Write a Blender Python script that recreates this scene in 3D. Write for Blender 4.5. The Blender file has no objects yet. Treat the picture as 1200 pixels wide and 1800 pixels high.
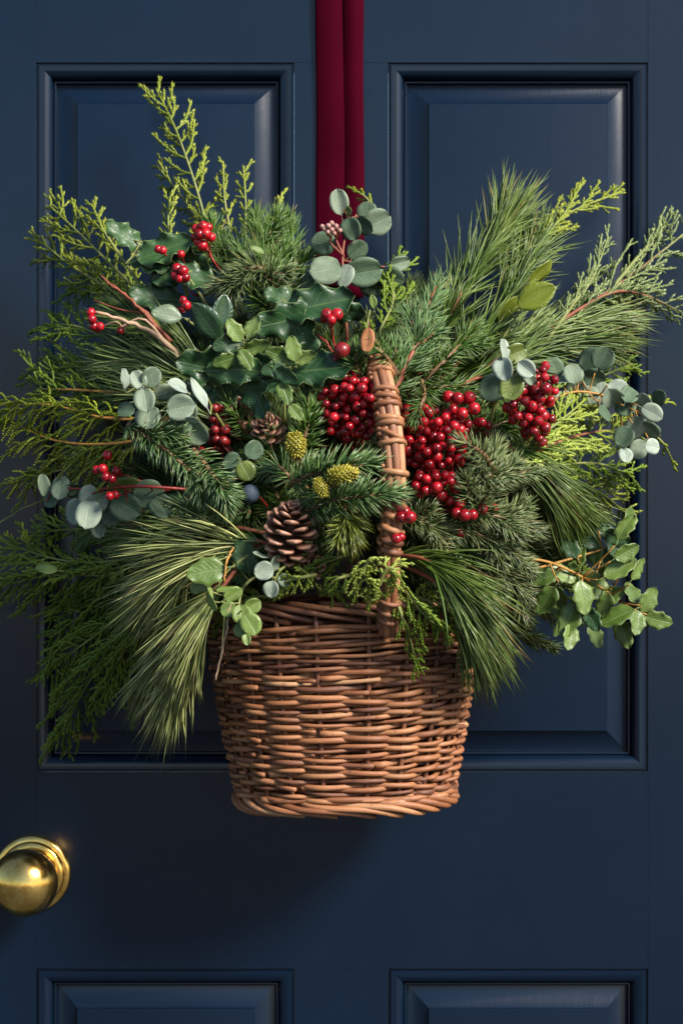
import bpy, math, random
import numpy as np
from mathutils import Matrix, Vector

# ------------------------------------------------------------------ camera, light
S = 0.00055          # metres per photo pixel on the door's face
D = 1.8              # camera distance from the door
ZC = 1.355           # camera height
scene = bpy.context.scene
cd = bpy.data.cameras.new('camera'); cam = bpy.data.objects.new('camera', cd)
scene.collection.objects.link(cam); scene.camera = cam
cam.location = (0, -D, ZC); cam.rotation_euler = (math.pi / 2, 0, 0)
cd.sensor_fit = 'VERTICAL'; cd.sensor_height = 36; cd.sensor_width = 24
cd.lens = 36 * D / (1800 * S); cd.clip_end = 500; cd.clip_start = 0.05
cd.dof.use_dof = True; cd.dof.focus_distance = D - 0.2; cd.dof.aperture_fstop = 9.0

SUN_TO = Vector((0.60, -0.54, 0.57)).normalized()
wd = bpy.data.worlds.new('World'); scene.world = wd; wd.use_nodes = True
nt = wd.node_tree; bg = nt.nodes['Background']
sky = nt.nodes.new('ShaderNodeTexSky'); sky.sky_type = 'NISHITA'; sky.sun_disc = False
sky.sun_elevation = math.asin(SUN_TO.z); sky.sun_rotation = math.atan2(SUN_TO.x, SUN_TO.y)
sky.air_density = 1.0; sky.dust_density = 0.6; sky.ozone_density = 3.0
nt.links.new(sky.outputs[0], bg.inputs[0]); bg.inputs[1].default_value = 0.095
ld = bpy.data.lights.new('sun', 'SUN'); sun = bpy.data.objects.new('sun', ld)
scene.collection.objects.link(sun); ld.energy = 4.9; ld.angle = math.radians(15)
ld.color = (1.0, 0.94, 0.85)
sun.rotation_euler = SUN_TO.to_track_quat('Z', 'Y').to_euler()
scene.view_settings.view_transform = 'Standard'; scene.view_settings.look = 'None'
scene.view_settings.exposure = 0.82; scene.view_settings.gamma = 1.0
scene.cycles.max_bounces = 8; scene.cycles.caustics_reflective = False; scene.cycles.transparent_max_bounces = 8
try:
    scene.cycles.use_denoising = True
except Exception:
    pass

rng = np.random.default_rng(7)
col = scene.collection


def P(px, py, d):
    k = (D - d) / D
    return np.array([(px - 600) * S * k, -d, ZC - (py - 900) * S * k])


# ------------------------------------------------------------------ materials
def new_mat(name):
    m = bpy.data.materials.new(name); m.use_nodes = True
    return m, m.node_tree, m.node_tree.nodes['Principled BSDF']


def ramp(nt, fac, cols):
    r = nt.nodes.new('ShaderNodeValToRGB')
    el = r.color_ramp.elements
    while len(el) < len(cols): el.new(0.5)
    for i, (p, c) in enumerate(cols):
        el[i].position = p; el[i].color = (*c, 1)
    nt.links.new(fac, r.inputs[0])
    return r.outputs[0]


def noise(nt, scale, detail=3, vec=None, rough=0.5):
    n = nt.nodes.new('ShaderNodeTexNoise'); n.inputs['Scale'].default_value = scale
    n.inputs['Detail'].default_value = detail; n.inputs['Roughness'].default_value = rough
    if vec is not None: nt.links.new(vec, n.inputs['Vector'])
    return n.outputs[0]


def mathn(nt, op, a, b=0.5, clamp=False):
    n = nt.nodes.new('ShaderNodeMath'); n.operation = op; n.use_clamp = clamp
    for i, v in enumerate((a, b)):
        if isinstance(v, (int, float)): n.inputs[i].default_value = v
        else: nt.links.new(v, n.inputs[i])
    return n.outputs[0]


def mixc(nt, fac, a, b):
    n = nt.nodes.new('ShaderNodeMix'); n.data_type = 'RGBA'
    for s, v in ((n.inputs[0], fac), (n.inputs[6], a), (n.inputs[7], b)):
        if isinstance(v, (int, float)): s.default_value = v
        elif isinstance(v, tuple): s.default_value = (*v, 1)
        else: nt.links.new(v, s)
    return n.outputs[2]


def attr(nt, name):
    a = nt.nodes.new('ShaderNodeAttribute'); a.attribute_name = name
    return a.outputs['Fac']


def bump(nt, bsdf, h, strength, dist):
    b = nt.nodes.new('ShaderNodeBump'); b.inputs['Strength'].default_value = strength
    b.inputs['Distance'].default_value = dist
    nt.links.new(h, b.inputs['Height']); nt.links.new(b.outputs[0], bsdf.inputs['Normal'])


def translucent_mix(nt, b, colour, amount):
    t = nt.nodes.new('ShaderNodeBsdfTranslucent'); m = nt.nodes.new('ShaderNodeMixShader')
    out = nt.nodes['Material Output']
    nt.links.new(colour, t.inputs[0]); m.inputs[0].default_value = amount
    nt.links.new(b.outputs[0], m.inputs[1]); nt.links.new(t.outputs[0], m.inputs[2])
    nt.links.new(m.outputs[0], out.inputs[0])


def needle_mat(name, cols, tip=None, rough=0.42, trans=0.12, spec=0.5):
    rk = 1.18 if ('pine' in name or 'fir' in name) else 1.35
    cols = [(c[0] * rk, c[1] * 1.25, c[2] * 0.85) for c in cols]; tip = tip and (tip[0] * rk * 1.05, tip[1] * 1.3, tip[2] * 0.85)
    m, nt, b = new_mat(name)
    t = attr(nt, 'tint')
    c = ramp(nt, t, [(i / (len(cols) - 1), c) for i, c in enumerate(cols)])
    if tip:
        a = attr(nt, 'along')
        c = mixc(nt, mathn(nt, 'MULTIPLY', mathn(nt, 'POWER', a, 3.0), 0.55), c, tip)
    if 'pine' in name or 'fir' in name:      # a few needles are browned at the end
        br = mathn(nt, 'MULTIPLY', mathn(nt, 'GREATER_THAN', t, 0.93), mathn(nt, 'POWER', attr(nt, 'along'), 1.5))
        c = mixc(nt, br, c, (0.20, 0.10, 0.035))
    nt.links.new(c, b.inputs['Base Color'])
    b.inputs['Roughness'].default_value = rough
    b.inputs['Specular IOR Level'].default_value = spec
    translucent_mix(nt, b, c, trans)
    return m


def leaf_mat(name, cols, vein, rough=0.35, trans=0.1, spec=0.5, coat=0.0, blotch=None, edge=None):
    """leaf colour by object, veins from the leaf's own u/v attributes"""
    m, nt, b = new_mat(name)
    oi = nt.nodes.new('ShaderNodeObjectInfo')
    c = ramp(nt, oi.outputs['Random'], [(i / (len(cols) - 1), c) for i, c in enumerate(cols)])
    u = attr(nt, 'lu'); v = attr(nt, 'lv')           # u across -1..1, v along 0..1
    au = mathn(nt, 'ABSOLUTE', u)
    mid = mathn(nt, 'SUBTRACT', 1.0, mathn(nt, 'MULTIPLY', au, 12.0), True)
    side = mathn(nt, 'SINE', mathn(nt, 'SUBTRACT', mathn(nt, 'MULTIPLY', v, 48.0), mathn(nt, 'MULTIPLY', au, 13.0)))
    side = mathn(nt, 'MULTIPLY', mathn(nt, 'POWER', mathn(nt, 'MAXIMUM', side, 0.0), 14.0), 0.45)
    ve = mathn(nt, 'MAXIMUM', mathn(nt, 'MULTIPLY', mid, 0.8), side)
    geo = nt.nodes.new('ShaderNodeNewGeometry')
    tc = nt.nodes.new('ShaderNodeTexCoord')
    ns = noise(nt, 3.0, 5, tc.outputs['Object'])
    dark = nt.nodes.new('ShaderNodeHueSaturation'); nt.links.new(c, dark.inputs['Color'])
    nt.links.new(mathn(nt, 'ADD', mathn(nt, 'MULTIPLY', ns, 0.8), 0.6), dark.inputs['Value'])
    c = dark.outputs[0]
    if 'eucalyptus' in name:
        bl = noise(nt, 1.7, 5, tc.outputs['Object'], 0.65)
        c = mixc(nt, mathn(nt, 'MULTIPLY', mathn(nt, 'SUBTRACT', bl, 0.45, True), 2.2, True), c, vein)
    if blotch:
        bn = noise(nt, 7.0, 6, tc.outputs['Object'], 0.7)
        f = mathn(nt, 'MULTIPLY', mathn(nt, 'SUBTRACT', bn, 0.60, True), 5.0, True)
        c = mixc(nt, f, c, blotch)
    c = mixc(nt, mathn(nt, 'MULTIPLY', ve, 0.35 if 'eucalyptus' in name else 0.7), c, vein)
    if edge:
        e = mathn(nt, 'MULTIPLY', mathn(nt, 'SUBTRACT', au, 0.9, True), 7.0, True)
        c = mixc(nt, e, c, edge)
    nt.links.new(c, b.inputs['Base Color'])
    rn = mathn(nt, 'ADD', mathn(nt, 'MULTIPLY', ns, 0.25), rough - 0.12)
    nt.links.new(rn, b.inputs['Roughness'])
    b.inputs['Specular IOR Level'].default_value = spec
    b.inputs['Coat Weight'].default_value = coat; b.inputs['Coat Roughness'].default_value = 0.2
    h = mathn(nt, 'ADD', mathn(nt, 'MULTIPLY', ve, -1.0), mathn(nt, 'MULTIPLY', noise(nt, 14, 4, tc.outputs['Object']), 0.6))
    bump(nt, b, h, 0.6, 0.0005)
    translucent_mix(nt, b, c, trans)
    return m


def paint_mat(name, horizontal):
    m, nt, b = new_mat(name)
    tc = nt.nodes.new('ShaderNodeTexCoord'); mp = nt.nodes.new('ShaderNodeMapping')
    nt.links.new(tc.outputs['Object'], mp.inputs[0])
    mp.inputs['Scale'].default_value = (6, 40, 300) if horizontal else (300, 40, 6)
    g = noise(nt, 1.0, 5, mp.outputs[0], 0.6)
    mp2 = nt.nodes.new('ShaderNodeMapping'); nt.links.new(tc.outputs['Object'], mp2.inputs[0])
    mp2.inputs['Scale'].default_value = (25, 60, 900) if horizontal else (900, 60, 25)
    g2 = noise(nt, 1.0, 3, mp2.outputs[0], 0.7)
    big = noise(nt, 7.0, 4, tc.outputs['Object'], 0.6)
    fine = noise(nt, 260.0, 3, tc.outputs['Object'], 0.6)
    c = ramp(nt, big, [(0.25, (0.0013, 0.0066, 0.0172)), (0.75, (0.0018, 0.0084, 0.0216))])
    nt.links.new(c, b.inputs['Base Color'])
    nt.links.new(mathn(nt, 'ADD', mathn(nt, 'MULTIPLY', big, 0.08), 0.27), b.inputs['Roughness'])
    b.inputs['Specular IOR Level'].default_value = 0.16
    b.inputs['Coat Weight'].default_value = 0.5; b.inputs['Coat Roughness'].default_value = 0.20
    h = mathn(nt, 'ADD', mathn(nt, 'MULTIPLY', g, 1.0), mathn(nt, 'MULTIPLY', g2, 0.35))
    h = mathn(nt, 'ADD', h, mathn(nt, 'MULTIPLY', fine, 0.35))
    h = mathn(nt, 'ADD', h, mathn(nt, 'MULTIPLY', noise(nt, 38.0, 3, tc.outputs['Object'], 0.6), 2.2))
    bump(nt, b, h, 0.35, 0.0004)
    return m


M = {}
M['paint_v'] = paint_mat('navy_paint_upright', False)
M['paint_h'] = paint_mat('navy_paint_level', True)
# long soft pine needles
M['pine'] = needle_mat('pine_needle', [(0.016, 0.040, 0.005), (0.048, 0.090, 0.015), (0.16, 0.22, 0.055)], (0.22, 0.25, 0.11), 0.38)
M['pine_cool'] = needle_mat('cool_pine_needle', [(0.035, 0.065, 0.018), (0.105, 0.155, 0.055), (0.30, 0.34, 0.17)], (0.26, 0.29, 0.18), 0.36)
M['pine_pale'] = needle_mat('pale_pine_needle', [(0.065, 0.090, 0.025), (0.19, 0.215, 0.085), (0.46, 0.44, 0.26)], (0.42, 0.39, 0.24), 0.36)
M['fir'] = needle_mat('fir_needle', [(0.020, 0.050, 0.008), (0.045, 0.095, 0.018), (0.095, 0.155, 0.040)], (0.13, 0.18, 0.08), 0.33)
M['fir_grey'] = needle_mat('grey_fir_needle', [(0.030, 0.050, 0.018), (0.075, 0.105, 0.045), (0.17, 0.20, 0.105)], (0.24, 0.26, 0.18), 0.36)
M['fir_yellow'] = needle_mat('yellow_fir_needle', [(0.08, 0.10, 0.015), (0.13, 0.15, 0.03), (0.19, 0.20, 0.05)], None, 0.38)
M['fir_blue'] = needle_mat('blue_fir_needle', [(0.020, 0.055, 0.018), (0.060, 0.115, 0.045), (0.15, 0.22, 0.11)], (0.19, 0.26, 0.16), 0.36)
M['cyp_bright'] = needle_mat('bright_cypress_scale', [(0.10, 0.15, 0.016), (0.18, 0.24, 0.035), (0.31, 0.35, 0.075)], None, 0.42, 0.2)
M['cyp_yellow'] = needle_mat('yellow_cypress_scale', [(0.12, 0.17, 0.012), (0.23, 0.30, 0.028), (0.35, 0.42, 0.07)], None, 0.42, 0.2)
M['cyp_green'] = needle_mat('green_cypress_scale', [(0.060, 0.115, 0.014), (0.12, 0.20, 0.025), (0.21, 0.31, 0.055)], None, 0.42, 0.18)
M['cyp_dark'] = needle_mat('dark_cypress_scale', [(0.065, 0.110, 0.012), (0.135, 0.205, 0.024), (0.23, 0.32, 0.05)], None, 0.45, 0.15)
M['cyp_blue'] = needle_mat('blue_cypress_scale', [(0.08, 0.13, 0.055), (0.14, 0.20, 0.10), (0.24, 0.30, 0.17)], None, 0.42, 0.15)
M['cyp_moss'] = needle_mat('fresh_cypress_scale', [(0.13, 0.20, 0.03), (0.22, 0.30, 0.06), (0.36, 0.44, 0.13)], None, 0.4, 0.2)
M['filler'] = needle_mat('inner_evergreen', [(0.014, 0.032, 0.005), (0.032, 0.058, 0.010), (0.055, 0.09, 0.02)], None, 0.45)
M['holly'] = leaf_mat('holly_leaf', [(0.012, 0.042, 0.012), (0.022, 0.062, 0.018), (0.035, 0.085, 0.024)], (0.09, 0.15, 0.05), 0.42, 0.06, 0.36, 0.04, None, (0.16, 0.20, 0.07))
M['holly_light'] = leaf_mat('young_holly_leaf', [(0.055, 0.105, 0.012), (0.095, 0.155, 0.025), (0.14, 0.205, 0.045)], (0.20, 0.26, 0.11), 0.40, 0.12, 0.45, 0.05, None, (0.22, 0.25, 0.09))
M['bay'] = leaf_mat('smooth_leaf', [(0.016, 0.045, 0.016), (0.028, 0.065, 0.025)], (0.06, 0.10, 0.035), 0.28, 0.05, 0.6, 0.25)
M['bay_pale'] = leaf_mat('pale_smooth_leaf', [(0.10, 0.15, 0.08), (0.15, 0.20, 0.12)], (0.20, 0.24, 0.14), 0.4, 0.1, 0.5)
M['salal'] = leaf_mat('yellow_leaf', [(0.15, 0.19, 0.012), (0.20, 0.24, 0.02)], (0.27, 0.29, 0.06), 0.33, 0.25, 0.5, 0.1, (0.10, 0.09, 0.01))
M['euc'] = leaf_mat('eucalyptus_leaf', [(0.13, 0.18, 0.11), (0.185, 0.235, 0.16), (0.25, 0.30, 0.225)], (0.27, 0.31, 0.23), 0.55, 0.08, 0.22, 0.0, (0.10, 0.09, 0.04))
M['euc_dark'] = leaf_mat('dark_eucalyptus_leaf', [(0.055, 0.095, 0.055), (0.085, 0.135, 0.08)], (0.15, 0.20, 0.11), 0.5, 0.08, 0.25, 0.0, (0.09, 0.07, 0.03))
M['euc_olive'] = leaf_mat('olive_eucalyptus_leaf', [(0.10, 0.145, 0.018), (0.14, 0.19, 0.035)], (0.22, 0.25, 0.08), 0.38, 0.25, 0.5, 0.1)
M['euc_white'] = leaf_mat('silver_eucalyptus_leaf', [(0.24, 0.30, 0.24), (0.31, 0.37, 0.30)], (0.45, 0.48, 0.38), 0.6, 0.08, 0.2)
M['euc_fresh'] = leaf_mat('fresh_round_leaf', [(0.11, 0.17, 0.03), (0.19, 0.27, 0.06)], (0.28, 0.36, 0.12), 0.38, 0.2, 0.5)
M['dry'] = leaf_mat('dry_brown_leaf', [(0.32, 0.12, 0.04), (0.36, 0.14, 0.05)], (0.22, 0.08, 0.03), 0.5, 0.05, 0.4)


def bark_mat(name, c1, c2, rough=0.6):
    m, nt, b = new_mat(name)
    tc = nt.nodes.new('ShaderNodeTexCoord')
    n = noise(nt, 160, 4, tc.outputs['Object'])
    nt.links.new(ramp(nt, n, [(0.3, c1), (0.7, c2)]), b.inputs['Base Color'])
    b.inputs['Roughness'].default_value = rough
    bump(nt, b, n, 0.6, 0.0006)
    return m


M['bark'] = bark_mat('brown_bark', (0.10, 0.045, 0.018), (0.20, 0.10, 0.045))
M['bark_red'] = bark_mat('red_brown_bark', (0.16, 0.035, 0.015), (0.27, 0.075, 0.035))
M['bark_pale'] = bark_mat('pale_bark', (0.26, 0.16, 0.09), (0.40, 0.27, 0.17))
M['bark_orange'] = bark_mat('orange_bark', (0.30, 0.13, 0.02), (0.40, 0.21, 0.04))
M['green_stem'] = bark_mat('green_stem', (0.12, 0.15, 0.03), (0.22, 0.22, 0.06))
M['red_stem'] = bark_mat('red_stem', (0.22, 0.012, 0.012), (0.32, 0.03, 0.02), 0.4)

# berries
def berry_mat(name, c1, c2, rough=0.16):
    m, nt, b = new_mat(name)
    oi = nt.nodes.new('ShaderNodeObjectInfo')
    tc = nt.nodes.new('ShaderNodeTexCoord')
    n = noise(nt, 1.6, 4, tc.outputs['Object'])
    c = ramp(nt, oi.outputs['Random'], [(0.0, c1), (1.0, c2)])
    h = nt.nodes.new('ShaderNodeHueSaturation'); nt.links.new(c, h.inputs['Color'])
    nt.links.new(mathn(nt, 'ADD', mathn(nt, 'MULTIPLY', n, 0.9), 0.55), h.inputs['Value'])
    nt.links.new(h.outputs[0], b.inputs['Base Color'])
    nt.links.new(mathn(nt, 'ADD', mathn(nt, 'MULTIPLY', oi.outputs['Random'], 0.22), rough - 0.06), b.inputs['Roughness'])
    b.inputs['Subsurface Weight'].default_value = 0.08
    b.inputs['Subsurface Radius'].default_value = (1, 0.2, 0.1); b.inputs['Subsurface Scale'].default_value = 0.001
    return m


M['berry'] = berry_mat('red_berry', (0.13, 0.002, 0.005), (0.42, 0.007, 0.014), 0.20)
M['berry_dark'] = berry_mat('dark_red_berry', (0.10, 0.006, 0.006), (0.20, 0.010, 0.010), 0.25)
M['berry_blue'] = berry_mat('blue_berry', (0.05, 0.075, 0.10), (0.06, 0.085, 0.12), 0.6)
M['bud'] = berry_mat('pink_bud', (0.30, 0.15, 0.12), (0.40, 0.22, 0.18), 0.5)
M['calyx'] = bark_mat('berry_calyx', (0.012, 0.006, 0.004), (0.035, 0.012, 0.008))
# pine cone
m, nt, b = new_mat('cone_scale')
a = attr(nt, 'along'); tc = nt.nodes.new('ShaderNodeTexCoord')
n = noise(nt, 4, 5, tc.outputs['Object'])
c = ramp(nt, mathn(nt, 'ADD', a, mathn(nt, 'MULTIPLY', mathn(nt, 'SUBTRACT', n, 0.5), 0.3)),
         [(0.0, (0.035, 0.014, 0.008)), (0.60, (0.11, 0.048, 0.028)), (0.82, (0.25, 0.10, 0.06)), (1.0, (0.42, 0.22, 0.14))])
nt.links.new(c, b.inputs['Base Color']); b.inputs['Roughness'].default_value = 0.45
bump(nt, b, n, 0.5, 0.0006)
M['cone'] = m
M['cone_green'] = needle_mat('green_cone_scale', [(0.12, 0.12, 0.012), (0.24, 0.23, 0.025), (0.34, 0.31, 0.06)], (0.42, 0.36, 0.10), 0.5)

# wicker
def wicker_mat(name, cols, rough=0.5):
    m, nt, b = new_mat(name)
    oi = nt.nodes.new('ShaderNodeObjectInfo')
    al = attr(nt, 'along')
    tc = nt.nodes.new('ShaderNodeTexCoord')
    n = noise(nt, 45, 5, tc.outputs['Object'], 0.6)
    cmb = nt.nodes.new('ShaderNodeCombineXYZ')
    nt.links.new(mathn(nt, 'MULTIPLY', al, 3.0), cmb.inputs[0])
    nt.links.new(mathn(nt, 'MULTIPLY', attr(nt, 'around'), 6.0), cmb.inputs[1])
    nt.links.new(mathn(nt, 'MULTIPLY', oi.outputs['Random'], 50.0), cmb.inputs[2])
    st = noise(nt, 3.0, 5, cmb.outputs[0], 0.65)
    f = mathn(nt, 'ADD', mathn(nt, 'MULTIPLY', oi.outputs['Random'], 0.42), mathn(nt, 'ADD', mathn(nt, 'MULTIPLY', n, 0.42), mathn(nt, 'MULTIPLY', st, 0.3)))
    f = mathn(nt, 'SUBTRACT', f, 0.12)
    c = ramp(nt, f, cols)
    sp = noise(nt, 130, 4, tc.outputs['Object'], 0.7)
    c = mixc(nt, mathn(nt, 'MULTIPLY', mathn(nt, 'SUBTRACT', sp, 0.58, True), 4.5, True), c, (0.045, 0.018, 0.010))
    nt.links.new(c, b.inputs['Base Color'])
    nt.links.new(mathn(nt, 'ADD', mathn(nt, 'MULTIPLY', st, 0.25), rough - 0.12), b.inputs['Roughness'])
    b.inputs['Coat Weight'].default_value = 0.04; b.inputs['Coat Roughness'].default_value = 0.3
    bump(nt, b, mathn(nt, 'ADD', st, mathn(nt, 'MULTIPLY', n, 0.5)), 0.5, 0.0008)
    return m


M['wicker'] = wicker_mat('willow_rod', [(0.15, (0.16, 0.055, 0.020)), (0.45, (0.27, 0.100, 0.038)), (0.70, (0.39, 0.172, 0.072)), (0.92, (0.62, 0.37, 0.19))])
M['wicker_dark'] = wicker_mat('dark_willow_rod', [(0.15, (0.09, 0.030, 0.014)), (0.5, (0.17, 0.062, 0.028)), (0.9, (0.28, 0.12, 0.055))])
M['wicker_pale'] = wicker_mat('pale_willow_rod', [(0.15, (0.22, 0.085, 0.035)), (0.5, (0.36, 0.165, 0.07)), (0.9, (0.54, 0.32, 0.17))])

# velvet
m, nt, b = new_mat('burgundy_velvet')
tc = nt.nodes.new('ShaderNodeTexCoord')
n = noise(nt, 900, 3, tc.outputs['Object']); n2 = noise(nt, 12, 3, tc.outputs['Object'])
c = ramp(nt, n2, [(0.3, (0.034, 0.0002, 0.0050)), (0.7, (0.048, 0.0003, 0.0066))])
nt.links.new(c, b.inputs['Base Color']); b.inputs['Roughness'].default_value = 0.85
b.inputs['Specular IOR Level'].default_value = 0.03
b.inputs['Sheen Weight'].default_value = 0.07; b.inputs['Sheen Roughness'].default_value = 0.35
b.inputs['Sheen Tint'].default_value = (0.8, 0.03, 0.12, 1)
bump(nt, b, n, 0.4, 0.0006)
M['velvet'] = m

# brass
m, nt, b = new_mat('aged_brass')
tc = nt.nodes.new('ShaderNodeTexCoord')
n = noise(nt, 60, 6, tc.outputs['Object'], 0.7); n2 = noise(nt, 300, 4, tc.outputs['Object'], 0.7)
c = ramp(nt, n, [(0.35, (0.66, 0.36, 0.07)), (0.62, (0.95, 0.62, 0.18))])
nt.links.new(c, b.inputs['Base Color']); b.inputs['Metallic'].default_value = 1.0
nt.links.new(mathn(nt, 'ADD', mathn(nt, 'MULTIPLY', n2, 0.16), 0.10), b.inputs['Roughness'])
bump(nt, b, n2, 0.12, 0.0006)
M['brass'] = m


# ------------------------------------------------------------------ mesh helpers
def mk_mesh(name, V, faces, attrs=None, mats=(), smooth=True, mat_idx=None):
    """faces: list of int arrays, each (n,k)"""
    me = bpy.data.meshes.new(name)
    V = np.ascontiguousarray(V, dtype=np.float32)
    me.vertices.add(len(V)); me.vertices.foreach_set('co', V.ravel())
    faces = [np.asarray(f, dtype=np.int32) for f in faces if len(f)]
    nl = sum(f.size for f in faces); npoly = sum(len(f) for f in faces)
    me.loops.add(nl); me.polygons.add(npoly)
    me.loops.foreach_set('vertex_index', np.concatenate([f.ravel() for f in faces]))
    tot = np.concatenate([np.full(len(f), f.shape[1], np.int32) for f in faces])
    st = np.concatenate([[0], np.cumsum(tot)[:-1]]).astype(np.int32)
    me.polygons.foreach_set('loop_start', st)
    try:
        me.polygons.foreach_set('loop_total', tot)
    except Exception:
        pass
    if mat_idx is not None:
        me.polygons.foreach_set('material_index', np.asarray(mat_idx, dtype=np.int32))
    for k, v in (attrs or {}).items():
        a = me.attributes.new(k, 'FLOAT', 'POINT'); a.data.foreach_set('value', np.asarray(v, dtype=np.float32))
    me.update(calc_edges=True)
    me.polygons.foreach_set('use_smooth', np.full(npoly, smooth))
    for mm in mats: me.materials.append(mm)
    me.validate()
    return me


def link(name, me, parent=None, loc=None):
    o = bpy.data.objects.new(name, me); col.objects.link(o)
    if parent is not None: o.parent = parent
    if loc is not None: o.location = loc
    return o


def thing(name, label, cat, loc, group=None):
    o = bpy.data.objects.new(name, None); col.objects.link(o); o.location = tuple(float(v) for v in loc)
    o.empty_display_size = 0.01
    o['label'] = label; o['category'] = cat
    if group: o['group'] = group
    return o


class Geo:
    """collects arrays into one mesh"""
    def __init__(s): s.V = []; s.F = []; s.A = []; s.n = 0
    def add(s, V, faces, tint=0.5, along=None, around=None):
        n = len(V)
        t = np.full(n, tint) if np.isscalar(tint) else tint
        a = np.zeros(n) if along is None else along
        r = np.zeros(n) if around is None else around
        s.V.append(V); s.F += [np.asarray(f) + s.n for f in faces]; s.A.append(np.stack([t, a, r], 1)); s.n += n
    def mesh(s, name, mats, origin=(0, 0, 0), clamp=True):
        V = np.concatenate(s.V); A = np.concatenate(s.A)
        if clamp: V[:, 1] = np.minimum(V[:, 1], -0.003)
        by = {}
        for f in s.F: by.setdefault(f.shape[1], []).append(f)
        return mk_mesh(name, V - np.asarray(origin), [np.concatenate(v) for v in by.values()],
                       {'tint': A[:, 0], 'along': A[:, 1], 'around': A[:, 2]}, mats)


def norm(v):
    return v / np.maximum(np.linalg.norm(v, axis=-1, keepdims=True), 1e-9)


def spline(pts, n):
    p = np.asarray(pts, float)
    if len(p) == 2: return p[0] + (p[1] - p[0]) * np.linspace(0, 1, n)[:, None]
    q = np.vstack([2 * p[0] - p[1], p, 2 * p[-1] - p[-2]])
    u = np.linspace(0, len(p) - 1, n); i = np.minimum(u.astype(int), len(p) - 2); t = (u - i)[:, None]
    a, b, c, d = q[i], q[i + 1], q[i + 2], q[i + 3]
    return 0.5 * (2 * b + (c - a) * t + (2 * a - 5 * b + 4 * c - d) * t ** 2 + (3 * b - a - 3 * c + d) * t ** 3)


def tube(path, rad, sides=6, flat=1.0):
    path = np.asarray(path, float); m = len(path)
    rad = np.full(m, rad) if np.isscalar(rad) else np.asarray(rad, float)
    T = norm(np.gradient(path, axis=0))
    n0 = np.cross(T[0], [0.13, 0.31, 0.94]); n0 /= max(np.linalg.norm(n0), 1e-6)
    N = np.zeros_like(T); N[0] = n0
    for i in range(1, m):
        v = N[i - 1] - T[i] * np.dot(N[i - 1], T[i]); N[i] = v / max(np.linalg.norm(v), 1e-9)
    B = np.cross(T, N)
    a = np.linspace(0, 2 * np.pi, sides, endpoint=False)
    V = path[:, None] + rad[:, None, None] * (np.cos(a)[None, :, None] * N[:, None] + flat * np.sin(a)[None, :, None] * B[:, None])
    V = V.reshape(-1, 3)
    i = np.arange(m - 1)[:, None] * sides; j = np.arange(sides)[None]; k = (j + 1) % sides
    q = np.stack([i + j, i + k, i + sides + k, i + sides + j], -1).reshape(-1, 4)
    V = np.vstack([V, path[0] - T[0] * rad[0] * 0.4, path[-1] + T[-1] * rad[-1] * 0.4])
    c0, c1 = m * sides, m * sides + 1
    t0 = np.array([[c0, (x + 1) % sides, x] for x in range(sides)])
    e = (m - 1) * sides
    t1 = np.array([[c1, e + x, e + (x + 1) % sides] for x in range(sides)])
    L = np.concatenate([[0], np.cumsum(np.linalg.norm(np.diff(path, axis=0), axis=1))])
    al = np.concatenate([np.repeat(L * 10, sides), [0, L[-1] * 10]])
    ar = np.concatenate([np.tile(np.abs(np.linspace(-1, 1, sides, endpoint=False)), m), [0, 0]])
    return V, [q, t0, t1], al, ar


def add_tube(g, path, rad, sides=6, tint=0.5, flat=1.0):
    V, F, al, ar = tube(path, rad, sides, flat)
    g.add(V, F, tint, al, ar)


def needles(g, B, Dr, L, W, bend=None, seg=3, side=None, flat=1.0, tint=None, blunt=0.0):
    n = len(B)
    if n == 0: return
    Dr = norm(Dr)
    if side is None: side = rng.normal(size=(n, 3))
    u = norm(np.cross(Dr, side)); v = np.cross(Dr, u)
    L = np.broadcast_to(np.asarray(L, float), (n,)); W = np.broadcast_to(np.asarray(W, float), (n,))
    if bend is None: bend = np.zeros((n, 3))
    ts = np.linspace(0, 1, seg + 1)
    ang = np.array([0, 2 * np.pi / 3, 4 * np.pi / 3])
    rings = []
    for t in ts[:-1]:
        c = B + Dr * (L * t)[:, None] + bend * (L * t * t)[:, None]
        w = W * (0.55 + 0.45 * math.sin(math.pi * min(1, (t + 0.15) / 0.9)) if seg > 1 else 1.0)
        for a in ang:
            rings.append(c + u * (w * math.cos(a))[:, None] + v * (w * flat * math.sin(a))[:, None])
    tip = B + Dr * L[:, None] + bend * L[:, None]
    k = 3 * seg + 1
    V = np.stack(rings + [tip], 1).reshape(-1, 3)
    off = (np.arange(n) * k)[:, None]
    Q = []
    for s in range(seg - 1):
        for j in range(3):
            Q.append([3 * s + j, 3 * s + (j + 1) % 3, 3 * s + 3 + (j + 1) % 3, 3 * s + 3 + j])
    T3 = [[3 * (seg - 1) + j, 3 * (seg - 1) + (j + 1) % 3, k - 1] for j in range(3)]
    F = [(np.array(T3)[None] + off[:, :, None]).reshape(-1, 3)]
    if Q: F.append((np.array(Q)[None] + off[:, :, None]).reshape(-1, 4))
    if tint is None: tint = rng.random(n)
    al = np.concatenate([np.repeat(ts[:-1], 3), [1.0]])
    g.add(V, F, np.repeat(tint, k), np.tile(al, n))


def samp(path, s):
    m = len(path) - 1; x = np.clip(s, 0, 1) * m; i = np.minimum(x.astype(int), m - 1); f = (x - i)[:, None]
    T = norm(np.gradient(path, axis=0))
    return path[i] * (1 - f) + path[i + 1] * f, norm(T[i] * (1 - f) + T[i + 1] * f)


def plen(path): return float(np.linalg.norm(np.diff(path, axis=0), axis=1).sum())


PXM = S * 0.9      # metres per pixel at bouquet depth
CAMV = np.array([0.0, -1.0, 0.0])


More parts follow.
